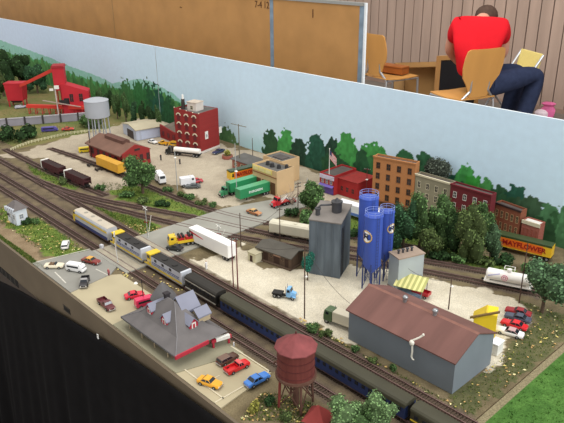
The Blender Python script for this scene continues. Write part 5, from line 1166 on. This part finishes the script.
def crossing_signal(label, base, top_, rz, arm=True):
    x, y = g(*base); H = hz(base[0], base[1], top_); root = thing('crossing_signal', label, 'railway signal', (x, y), rz)
    b = MB(); b.cyl((0,0,0),(0,0,H),1,1,8); b.box(-3,-3,0,3,3,4); b.build('post', psil, root)
    b = MB(); b.bar((-8,-1.4,H-11),(8,-1.4,H-1),1.3); b.bar((-8,-1.4,H-1),(8,-1.4,H-11),1.3); b.build('crossbuck', lampw, root)
    b = MB(); b.box(-6,-1.6,H*.5-.7,6,-.6,H*.5+.7); b.cyl((-5,-1,H*.5),(-5,-2.6,H*.5),2,2,8); b.cyl((5,-1,H*.5),(5,-2.6,H*.5),2,2,8); b.build('warning_lamps', M('signal_red', (140,30,34), .5, 0, 0), root)
    if arm: b = MB(); b.bar((2,0,9),(20,0,H*.75),1.1); b.build('gate_arm', lampw, root)
    return root
crossing_signal('silver crossing signal with raised gate at the left side of road behind train', (148,238), 206, .3)
crossing_signal('silver crossing signal on the forecourt side of front track', (118,263), 232, -.6)
crossing_signal('crossing signal at right edge of the road above white trailer', (219.5,243), 224, .4)
# small signs, figures
def figure(label, base, hpx, top_c, leg_c, s=1):
    x, y = g(*base); root = thing('figurine', label, 'person', (x, y), random.uniform(0,3)); H = hpx*mpp(*base)*1.03
    b = MB(); b.loft([[(u*H*.09+sx_*H*.05, v*H*.06, z) for u, v in ((-.5,-1),(.5,-1),(.5,1),(-.5,1))] for z, sx_ in ((0,-1),(H*.48,-1))]); b.loft([[(u*H*.09+sx_*H*.05, v*H*.06, z) for u, v in ((-.5,-1),(.5,-1),(.5,1),(-.5,1))] for z, sx_ in ((0,1),(H*.48,1))]); b.build('legs', M('fig_%d%d%d' % leg_c, leg_c, .8, 0, 0), root)
    b = MB(); b.loft([[(w*math.cos(a*math.pi/4), d*math.sin(a*math.pi/4), z) for a in range(8)] for z, w, d in ((H*.45,H*.1,H*.07),(H*.62,H*.1,H*.07),(H*.8,H*.14,H*.08),(H*.85,H*.05,H*.05))])
    for sy in (-1,1): b.cyl((sy*H*.14,0,H*.8),(sy*H*.16,H*.03,H*.45),H*.035,H*.03,6)
    b.build('torso', M('fig_%d%d%d' % top_c, top_c, .8, 0, 0), root)
    b = MB(); b.ball((0,0,H*.93),H*.06,H*.065,H*.08,8); b.build('head', M('fig_skin', (196,150,124), .7, 0, 0), root)
figure('tiny figure all in white standing beside the white trailer', (206.5,269), 9, (232,230,228), (226,224,222))
figure('tiny figure in dark clothes on gravel before red engine house', (161,160), 6, (52,50,54), (44,42,46))
figure('tiny figure in dark clothes right of first one on gravel', (180,164), 6, (70,66,66), (44,42,46))
figure('tiny pale figure near end of the platform in small car park', (234,347.5), 7, (206,206,208), (176,178,184))
figure('tiny figure in dark red on forecourt beside the crossing signal', (109,276), 8, (176,90,96), (120,70,72))
figure('tiny figure beside brown engine house and silver water tower legs', (97,147), 6, (206,120,90), (120,90,70))
x_, y_ = g(235,251); root = thing('road_sign', 'small round white and red road sign at right edge of the road', 'sign', (x_, y_), -.5); b = MB(); b.cyl((0,0,0),(0,0,26),.9,.9,6); b.build('post', psil, root); b = MB(); b.cyl((0,-1.4,24),(0,-.8,24),8,8,18); b.build('plate', paint((206,92,92)), root); b = MB(); b.cyl((0,-2,24),(0,-1.4,24),5.4,5.4,18); b.build('plate_centre', lampw, root)
x_, y_ = g(102,249); root = thing('relay_box', 'small pale cabinet beside front track at forecourt edge', 'cabinet', (x_, y_), .2); b = MB(); b.box(-5,-4,0,5,4,14); b.build('body', M('cabinet_pale', (196,196,200), .6, 0, .05), root, bevel=.4); b = MB(); b.box(-4,-4.5,2,4,-3.9,12); b.build('door', M('cabinet_door', (180,182,188), .6, 0, 0), root)
x_, y_ = g(227.5,158); root = thing('planter', 'low round brick planter with a small shrub right of the factory', 'planter', (x_, y_)); b = MB(); b.cyl((0,0,0),(0,0,12),22,22,20); b.build('wall', brickpk, root); b = MB(); b.cyl((0,0,11),(0,0,12.6),19,19,20); b.build('soil', M('soil', (104,84,60), .95, 0, .2, 90), root); foliage([((0,0,22),(13,13,12))], 90, 3, 5).build('shrub', leafmats('yellow', PAL['yellow']), root)
x_, y_ = g(262,246)
# fence at the back left
fp_ = [g(*p) for p in ((11,151),(20,147),(30,143.5),(45,140),(58,137),(70,134.5),(82,133),(94,132),(106,131.5))]
root = thing('picket_fence', 'curved pale yellow post and rail fence round the back left yard', 'fence', fp_[0]); fpl = np.array(fp_); d = np.r_[0, np.cumsum(np.hypot(*np.diff(fpl, axis=0).T))]
fm_ = M('fence_pale', (206,200,164), .7, 0, .06); N = 30; ps = [(float(np.interp(d[-1]*i/N, d, fpl[:,0])-fp_[0][0])*1000, float(np.interp(d[-1]*i/N, d, fpl[:,1])-fp_[0][1])*1000) for i in range(N+1)]
for u, v in ps: b = MB(); b.box(u-1.2,v-1.2,0,u+1.2,v+1.2,13); b.build('post', fm_, root)
for z in (6, 11): b = MB(); b.tube([(u,v,z) for u, v in ps],1.1,4); b.build('rail', fm_, root)
# ------------------------------------------------------------------ trees and bushes
tree('tree', 'big round green tree standing before red engine house', (143,193), 171.5, 17, 17, 'mid', 3, n=1500)
GB = 'trees behind the blue silos and pale block'
for k, (lab, base, ccy, rx, rz1, c) in enumerate((
  ('dark green tree right beside the blue silos', (403,248), 225, 16, 26, 'dark'), ('mid green tree under the orange building, left in the wood', (419,249), 223, 16, 26, 'mid'),
  ('mid green tree below the grey town house', (438,250), 222, 17, 25, 'mid'), ('deep green tree with dark gap in the middle of the wood', (454,255), 228, 15, 27, 'deep'),
  ('tall olive green tree at front of the wood', (468,261), 232, 17, 29, 'olive'), ('light green tree below dark red town house', (480,258), 228, 14, 26, 'mid'),
  ('grey green tree at right end of the wood by lettered trailer', (489,263), 243, 10, 18, 'greygreen'), ('olive tree low in the wood between pale block and track', (428,256), 240, 13, 12, 'olive'))):
    tree('tree', lab, base, ccy, rx, rz1, c, 20+k, GB, n=900, ry=.8)
def bushes(group, items, col, h=7, name0=''):
    for k, (lab, bx, by, rx) in enumerate(items): bush(lab, (bx, by), rx, h, col if isinstance(col, str) else col[k % len(col)], int(bx*7+by), group)
bushes('undergrowth below the wood', (('low olive bush by the pale block, below the trees',408,258,12),('low bush below middle of the wood',440,258,13),('round bush beneath the tall olive tree',457,262,11),('low bush in front of the light green tree',480,265,14),('low bush in front of the lettered yellow trailer',508,264,14),('low bush left of tank wagon under the trailer',530,272,12),('low bush under right end of yellow trailer',552,272,12)), ['olive','deep','mid'], 9)
x_ = xat(436.5, 1.668, .1); root = thing('tree', 'dark round grey green tree rising behind the grey town house', 'tree', (x_, 1.668)); zc = 137
foliage([((0,0,zc),(46,22,44)),((18,0,zc+12),(30,18,28)),((-18,0,zc+6),(28,18,30))], 1300, 3.2, 91, .9).build('foliage', leafmats('greyolive', (84,92,80)), root); b = MB(); b.cyl((0,0,0),(0,0,zc),5,3,8); b.build('trunk', barkm, root)
tree('tree', 'leafy green tree behind the dark concrete tower', (312,214), 196.5, 16, 14, 'mid', 41, n=1200, ry=.8)
bushes('bushes between road and concrete tower', (('green bush at road side left of the leafy tree',293,216,9),('dense bush below leafy tree by the tracks',303,221,13),('bush at left side of the concrete tower top',322,223,11),('bush behind right side of concrete tower',356,238,9),('bush behind the blue silos',372,232,10)), ['deep','mid','olive'], 11)
tree('tree', 'grey green tree at the right edge behind parked cars', (542,312), 284, 21, 22, 'greygreen', 44, n=1300)
tree('tree', 'small teal green shrub tree before the dark concrete tower', (307.5,280), 262, 8.5, 12, 'teal', 46, n=420, nb=6)
tree('tree', 'light green tree at bottom edge beside the red roofed hut', (345,438), 414, 19, 17, 'pale', 47, n=1000)
tree('tree', 'light green tree at bottom edge nearest the blue coach', (377,436), 410, 17, 18, 'pale', 48, n=1000)
tree('tree', 'small light green tree low at bottom edge between two larger ones', (362,440), 423, 14, 12, 'mid', 52, n=700)
GL = 'trees at far left'
for k, (lab, base, ccy, rx, rz1, c) in enumerate((('dark tree at far left edge above the hopper bin', (4,96), 72, 12, 17, 'deep'), ('dark green tree behind the red hopper bin', (22,92), 68, 13, 15, 'deep'), ('dark tree between hopper bin and red tower', (38,93), 78, 12, 12, 'dark'), ('olive tree low at the far left edge', (-2,104), 86, 12, 14, 'olive'))):
    tree('tree', lab, base, ccy, rx, rz1, c, 60+k, GL, n=500)
rt = random.Random(12)
for i in range(8):
    bx_, by_ = 101+i*8.4, 113+i*2.9
    tree('tree', 'dark green woodland tree in the row against the backdrop behind the pale warehouse', (bx_, by_), by_-12-rt.uniform(0,5), rt.uniform(5.5,7.5), rt.uniform(12,16), rt.choice(['deep','mid','dark','deep']), 200+i, 'woodland row behind the warehouse', n=260, nb=6, ry=.6)
bushes('bushes by the left fence', (('large dark bush left of purple van by the fence',28,139,16),('dark bush at the left edge outside the fence',7,141,12),('olive bush behind grey wall under silver tower',88,127,11),('green bush at foot of silver water tower',97,128,8)), ['deep','deep','mid','olive'], 14)
bushes('low bushes along the yard track', (('low bush right of the big round tree',168,191,7),('low bush along yard track, second from the big round tree',180,197,6),('low bush along yard track below grey car',190,200,7),('low bush along yard track below the white van',201,204,7),('low bush at end of yard track by road',212,207,6)), ['mid','olive'], 6)
bushes('low bushes under the big tree', (('low bush at left foot of the big round tree',127,197,8),('low bush at foot of the big round tree',145,202,9),('low bush right of big tree between tracks',163,206,9),('small bush beside brown hopper wagons',101,190,6),('small bush between hopper wagons and rails',62,184,6)), ['mid','olive','deep'], 7)
bushes('bushes along the gravel edge behind the train', (('green bush at foot of the dark pole on gravel',314,331,9),('green bush right of one at the dark pole',325,336,7),('low bush at left corner of grey shed',356,352,6),('low bush along front wall of grey shed, left part',372,362,6),('low bush along front wall of grey shed, middle',392,371,5)), ['mid','olive'], 8)
bushes('bushes round the front water tower', (('green bush left of the front water tower',268,404,9),('low bush behind legs of front water tower',284,420,9),('yellowish bush by the front edge below blue car',254,412,8)), ['deep','olive','yellow'], 12)
bush('green bush at right foot of the small white signal cabin', (27,224), 6, 6, 'deep', 77)
bush('small green bush on the verge right of signal cabin', (37,223), 6, 5, 'mid', 78)
# bare twigs
x_, y_ = g(292,205); root = thing('bare_shrub', 'leafless twiggy shrub right of the tan building', 'shrub', (x_, y_)); rd = random.Random(4); b = MB()
for k in range(16):
    a = rd.uniform(0,6.28); L1 = rd.uniform(30,62); p1 = (math.cos(a)*L1*.35, math.sin(a)*L1*.35, L1*.7); b.cyl((0,0,0),p1,1,.6,5)
    for q in range(2): a2 = a+rd.uniform(-.8,.8); b.cyl(p1,(p1[0]+math.cos(a2)*16,p1[1]+math.sin(a2)*16,p1[2]+rd.uniform(10,22)),.6,.3,4)
b.build('twigs', M('twig_grey', (168,150,134), .9, 0, .1), root)
# grass tufts and leaf litter: uncountable scatter
def scatter(name, label, polys, n, mats, size, seed, flat_=False):
    rd = random.Random(seed); b = MB(); rs = np.random.RandomState(seed)
    for P in polys:
        xs = [p[0] for p in P]; ys = [p[1] for p in P]
        X = rs.uniform(min(xs), max(xs), n*3); Y = rs.uniform(max(.582, min(ys)), min(1.69, max(ys)), n*3); ok = inpoly(X, Y, P)
        X, Y = X[ok][:n], Y[ok][:n]
        dm = np.min(np.hypot(X[:,None]-ALLT[None,::3,0], Y[:,None]-ALLT[None,::3,1]), axis=1) if len(X) else []
        for x, y, dd in zip(X, Y, dm):
            if dd < .021: continue
            b.m = rd.randrange(len(mats)); s = size*rd.uniform(.5,1.3); cx_, cy_ = x*1000, y*1000
            if flat_:
                a = rd.uniform(0,6.28); c, s_ = math.cos(a)*s, math.sin(a)*s; b.add([(cx_+c,cy_+s_,.6),(cx_-s_*.7,cy_+c*.7,1.8),(cx_-c,cy_-s_,.5),(cx_+s_*.7,cy_-c*.7,1.4)],[(0,1,2,3)])
            else:
                for q in range(3):
                    a = rd.uniform(0,6.28); c, s_ = math.cos(a)*s*.6, math.sin(a)*s*.6; b.add([(cx_-c*.4,cy_-s_*.4,-.5),(cx_+c*.4,cy_+s_*.4,-.5),(cx_+c+rd.uniform(-1,1),cy_+s_,s*rd.uniform(.7,1.3))],[(0,1,2)])
    o = b.build(name, mats); tag(o, label, 'grass' if not flat_ else 'leaf litter', kind='stuff'); return o
gm = [M('grass_green', (92,120,52), .95, 0, .2, 80, spec=.1), M('grass_dark', (66,92,42), .95, 0, .2, 80, spec=.1), M('grass_olive', (128,132,70), .95, 0, .2, 80, spec=.1)]
scatter('static_grass', 'short scenic grass growing on the verges', VERGE, 1500, gm, 3.6, 3)
SHEDV = gp((330,334),(348,346),(450,402),(470,418),(455,420),(400,388),(330,350))
WESTV = gp((0,110),(90,110),(100,128),(40,140),(12,150),(-20,160))
ENDV = gp((300,423),(240,420),(262,392),(300,398),(330,412))
scatter('weeds', 'scattered weeds and rough grass in the corners', [SHEDV, LITTER, WESTV, ENDV], 1100, gm, 3.2, 4)
ym = [M('litter_yellow', (206,190,110), .9, 0, .15, 60), M('litter_tan', (196,160,104), .9, 0, .15, 60), M('litter_pale', (222,212,160), .9, 0, .1, 60)]
scatter('leaf_litter', 'yellow and tan flecks scattered over the rough ground', [LITTER, ENDV, VERGE[0], SHEDV, gp((300,318),(345,340),(340,350),(296,330)), gp((95,265),(120,275),(200,300),(150,272)), gp((120,222),(160,228),(150,240))], 95, ym, 3.4, 5, True)
fg = [M('field_blade', (84,124,52), .95, 0, .2, 80, spec=.1), M('field_blade_dark', (62,98,40), .95, 0, .2, 80, spec=.1)]
scatter('field_grass', 'bright green grass of the field beyond module edge', [[(-.43,.585),(.3,.585),(.3,1.69),(-.43,1.69)]], 9000, fg, 3.6, 6)
# ------------------------------------------------------------------ people area behind the boards
ply = M('beech_ply', (206,152,84), .4, 0, .08, 6, stretch=(1,1,.2)); steel = M('chair_steel', (190,192,196), .3, .8, 0)
def chair(label, xy, rz):
    """+x is the way the chair faces"""
    root = thing('chair', label, 'chair', xy, rz, FLOOR, 'beech hall chairs')
    b = MB(); secs = []
    for u, hw, dz in ((-200,150,6),(-190,178,2),(-60,200,-6),(120,205,0),(190,195,2),(215,170,-8)): secs.append([(u,-hw,448+dz+4),(u,0,446+dz),(u,hw,448+dz+4),(u,hw,458+dz+4),(u,0,456+dz),(u,-hw,458+dz+4)])
    b.loft(secs); b.build('seat', ply, root, smooth=True)
    b = MB(); secs = []
    for z, hw, xo in ((470,95,-196),(520,110,-200),(580,140,-206),(640,185,-214),(720,200,-226),(800,196,-240),(850,186,-250),(866,160,-253)): secs.append([(xo+14,-hw,z),(xo-6,0,z),(xo+14,hw,z),(xo+4,hw,z+1),(xo-16,0,z+1),(xo+4,-hw,z+1)])
    b.loft(secs); b.build('backrest', ply, root, smooth=True)
    for sy in (-1,1):
        b = MB(); b.tube([(205,sy*195,0),(190,sy*185,440),(-170,sy*175,440)],11,8); b.build('leg', steel, root)
        b = MB(); b.tube([(-235,sy*195,0),(-180,sy*170,440),(-196,sy*90,520),(-206,sy*90,640)],11,8); b.build('leg', steel, root)
    b = MB(); b.tube([(0,-180,436),(0,180,436)],9,8); b.build('crossbar', steel, root)
    return root
CF = math.atan2(RW[1][2], RW[0][2])                               # heading of the view over the floor
sxy = g(462, 94, FLOOR+.45)
chair('beech ply chair under the person in red, backrest towards the viewer', (sxy[0]+.02, sxy[1]-.025), CF+.42)
c2 = g(390, 75.5, FLOOR+.45); chair('empty beech ply chair with brown box on its seat', (c2[0]+.0,c2[1]+.0), CF-1.05)
root = thing('wooden_box', 'brown wooden box lying on the empty chair seat', 'box', g(392, 72, FLOOR+.47), CF-.8, FLOOR+.4665)
bx = M('box_brown', (158,92,40), .5, 0, .1, 10); b = MB(); b.box(-60,-160,0,60,160,75); b.build('body', bx, root, bevel=6); b = MB(); b.box(-62,-162,56,62,162,62); b.build('lid_seam', M('box_seam', (120,66,30), .6), root)
x_, y_ = g(415, 103, FLOOR); 
def farxy(px, py, z): return g(px, py, z)
tx = farxy(414, 75, FLOOR+.46); root = thing('cardboard_box', 'open cardboard box behind the empty chair', 'box', (tx[0]-.15, tx[1]+.55), CF+math.pi/2+.1, FLOOR)
card = M('cardboard', (188,146,92), .8, 0, .06, 8); b = MB(); W2, D2, H2 = 360, 200, 470
b.box(-W2,-D2,0,W2,-D2+8,H2); b.box(-W2,D2-8,0,W2,D2,H2); b.box(-W2,-D2,0,-W2+8,D2,H2); b.box(W2-8,-D2,0,W2,D2,H2); b.box(-W2,-D2,0,W2,D2,8); b.build('carton', card, root)
b = MB(); b.loft([[(-W2,-D2,H2),(W2,-D2,H2),(W2,-D2+6,H2),(-W2,-D2+6,H2)],[(-W2,-D2-150,H2-60),(W2,-D2-150,H2-60),(W2,-D2-146,H2-54),(-W2,-D2-146,H2-54)]]); b.build('flap', card, root)
b = MB(); b.loft([[(-W2,D2-6,H2),(W2,D2-6,H2),(W2,D2,H2),(-W2,D2,H2)],[(-W2,D2+140,H2+40),(W2,D2+140,H2+40),(W2,D2+144,H2+46),(-W2,D2+144,H2+46)]]); b.build('flap', card, root)
b = MB(); b.box(-120,-60,8,160,80,300); b.build('contents', M('box_dark_contents', (44,50,66), .7, 0, .2, 10), root)
tx = farxy(438, 95, FLOOR+.35); root = thing('picture_frame', 'wooden frame with black panel leaning beside the person', 'frame', (tx[0]-.12, tx[1]+.50), CF+math.pi/2+.15, FLOOR)
b = MB(); 
for q in ((-230,-12,0,-190,12,640),(190,-12,0,230,12,640),(-190,-12,0,190,12,40),(-190,-12,600,190,12,640)): b.box(*q)
b.build('frame', M('frame_oak', (186,140,86), .6, 0, .08, 8), root); b = MB(); b.box(-190,-2,40,190,6,600); b.build('panel', M('panel_black', (30,30,34), .6, 0, .1), root)
tx = farxy(535, 62, FLOOR+.62); root = thing('folding_chair', 'pale yellow chair beyond the knees of the person', 'chair', (tx[0]-.23, tx[1]-.05), CF+math.pi/2+.2, FLOOR)
py_ = M('pale_yellow', (226,208,128), .5, 0, .05); b = MB(); b.box(-190,-190,440,190,190,462); b.build('seat', py_, root, bevel=8); b = MB(); b.loft([[(-196,-180,500),(-180,-180,500),(-180,180,500),(-196,180,500)],[(-236,-180,690),(-220,-180,690),(-220,180,690),(-236,180,690)]]); b.build('backrest', py_, root, bevel=6)
for sy in (-1,1):
    b = MB(); b.tube([(190,sy*180,0),(-230,sy*185,680)],11,8); b.build('leg', steel, root); b = MB(); b.tube([(-200,sy*170,0),(160,sy*170,445)],11,8); b.build('leg', steel, root)
tx = farxy(548, 115, FLOOR+.02); root = thing('shopping_bag', 'crumpled pink and white bag on floor by the plank wall', 'bag', (tx[0]+.02, tx[1]-.06), .4, FLOOR)
b = MB(); rd = random.Random(8); secs = []
for z, w in ((0,62),(40,78),(90,70),(125,50),(150,66),(165,40)): secs.append([((w+rd.uniform(-14,14))*math.cos(a*math.pi/6), (w*.7+rd.uniform(-14,14))*math.sin(a*math.pi/6), z) for a in range(12)])
b.loft(secs); b.build('bag', M('bag_pink', (222,110,160), .5, 0, .2, 12), root, smooth=True); b = MB(); b.ball((-60,-50,50),70,50,50,10); b.build('wrapper', M('bag_white', (232,214,222), .5, 0, .1), root)
# ------------------------------------------------------------------ seated person
def skin(name, joints, edges, mat, parent, sub=2, rootj=0):
    me = bpy.data.meshes.new(name); names = list(joints); idx = {k: i for i, k in enumerate(names)}
    me.from_pydata([tuple(v*.001 for v in joints[k][0]) for k in names], [(idx[a], idx[b]) for a, b in edges], []); me.materials.append(mat)
    o = bpy.data.objects.new(name, me); COL.objects.link(o); o.parent = parent
    o.modifiers.new('skin', 'SKIN').use_smooth_shade = True
    for i, k in enumerate(names):
        v = me.skin_vertices[0].data[i]; r = joints[k][1]; r = r if isinstance(r, tuple) else (r, r); v.radius = (r[0]*.001, r[1]*.001); v.use_root = (i == rootj)
    s = o.modifiers.new('sub', 'SUBSURF'); s.levels = s.render_levels = sub
    return o
PF = CF-1.20                                                      # heading the person faces (to the right and a little away)
pxy = g(458, 92, FLOOR+.46)
per = thing('person', 'person in red T-shirt and dark jeans seated on a chair, back turned, head bowed', 'person', (pxy[0]+.10, pxy[1]+.09), PF, FLOOR)
skinm = M('skin_tone', (206,150,128), .55, 0, .04, 8); shirtm = M('tshirt_red', (206,26,38), .85, 0, .06, 10, spec=.15); jeanm = M('jeans_navy', (46,54,78), .9, 0, .15, 30, spec=.1); hairm = M('hair_brown', (74,56,46), .8, 0, .2, 40)
J = {'pelvis': ((0,0,530),95), 'waist': ((10,20,690),110), 'chest': ((30,45,880),125), 'neckbase': ((80,105,1025),80), 'neck': ((130,145,1040),54), 'skull': ((188,186,1050),80), 'crown': ((212,206,1058),74), 'face': ((196,236,985),50),
 'ls': ((-110,180,990),62), 'le': ((-70,310,770),44), 'lw': ((80,380,650),30), 'lh': ((125,400,630),26),
 'rs': ((225,-10,985),62), 're': ((290,30,760),44), 'rw': ((300,190,650),30), 'rh': ((300,240,640),26),
 'lhip': ((60,95,530),80), 'lk': ((560,120,585),64), 'la': ((470,120,110),42), 'lt': ((590,130,40),34),
 'rhip': ((60,-95,530),80), 'rk': ((560,-110,595),66), 'ra': ((430,-110,110),42), 'rt': ((550,-110,40),34)}
E_ = [('pelvis','waist'),('waist','chest'),('chest','neckbase'),('neckbase','neck'),('neck','skull'),('skull','crown'),('skull','face'),('chest','ls'),('ls','le'),('le','lw'),('lw','lh'),('chest','rs'),('rs','re'),('re','rw'),('rw','rh'),
 ('pelvis','lhip'),('lhip','lk'),('lk','la'),('la','lt'),('pelvis','rhip'),('rhip','rk'),('rk','ra'),('ra','rt')]
skin('body', J, E_, skinm, per)
grow = lambda r, d: tuple(x+d for x in r) if isinstance(r, tuple) else r+d
def sub_(keys, d, repl={}):
    return {k: (repl[k] if k in repl else (J[k][0], grow(J[k][1], d))) for k in keys}
TS = {'hem': ((0,8,560),172), 'waist': ((10,20,690),170), 'chest': ((28,42,870),185), 'top': ((66,92,1010),125), 'ls': ((-105,172,990),92), 'rs': ((215,-5,985),92), 'lse': ((-90,262,850),78), 'rse': ((268,8,840),78)}
skin('tshirt', TS, [('hem','waist'),('waist','chest'),('chest','top'),('chest','ls'),('chest','rs'),('ls','lse'),('rs','rse')], shirtm, per)
JE = {'jw': ((0,0,640),135), 'pelvis': ((0,0,530),172), 'lhip': ((80,95,535),112), 'lk': ((565,120,588),86), 'la': ((470,120,120),68), 'rhip': ((80,-95,535),112), 'rk': ((565,-110,598),88), 'ra': ((430,-110,120),68)}
skin('jeans', JE, [('pelvis','jw'),('pelvis','lhip'),('lhip','lk'),('lk','la'),('pelvis','rhip'),('rhip','rk'),('rk','ra')], jeanm, per)
b = MB(); b.ball((194,190,1064),96,98,90,16); b.build('hair', hairm, per, smooth=True)
fd_ = Vector((.5,.86,0)); sd_ = Vector((-.86,.5,0))
for sy in (-1,1):
    e = Vector((190,188,1030))+sd_*sy*90; b = MB(); b.ball(tuple(e),12,12,26,8); b.build('ear', skinm, per)
    kx = (470,120) if sy > 0 else (430,-110)
    b = MB(); b.loft([[(kx[0]+u,kx[1]+v*hw,z) for v, z in ((-1,0),(1,0),(1,zt_),(-1,zt_))] for u, hw, zt_ in ((-60,34,80),(10,42,95),(90,46,70),(170,36,45),(190,20,35))]); b.build('shoe', M('shoe_dark', (40,38,40), .6, 0, .1), per, bevel=8)
    h = Vector((125,400,632)) if sy > 0 else Vector((300,240,640)); d_ = Vector((.9,.4,0)).normalized() if sy > 0 else Vector((.1,1,0)).normalized(); s_ = Vector((-d_.y,d_.x,0))
    for q in range(4):
        o_ = s_*(q-1.5)*17; k2 = 1.15 if q in (1,2) else 1
        P_ = [tuple(h+o_*.8), tuple(h+o_+d_*55*k2+Vector((0,0,-8))), tuple(h+o_+d_*84*k2+Vector((0,0,-34)))]
        skin('finger', {'a': (P_[0],9), 'b': (P_[1],8.5), 'c': (P_[2],8)}, [('a','b'),('b','c')], skinm, per, 1)
    P_ = [tuple(h-d_*12+s_*sy*-22), tuple(h+d_*22+s_*sy*-46), tuple(h+d_*48+s_*sy*-50+Vector((0,0,-14)))]
    skin('thumb', {'a': (P_[0],10), 'b': (P_[1],9), 'c': (P_[2],8)}, [('a','b'),('b','c')], skinm, per, 1)
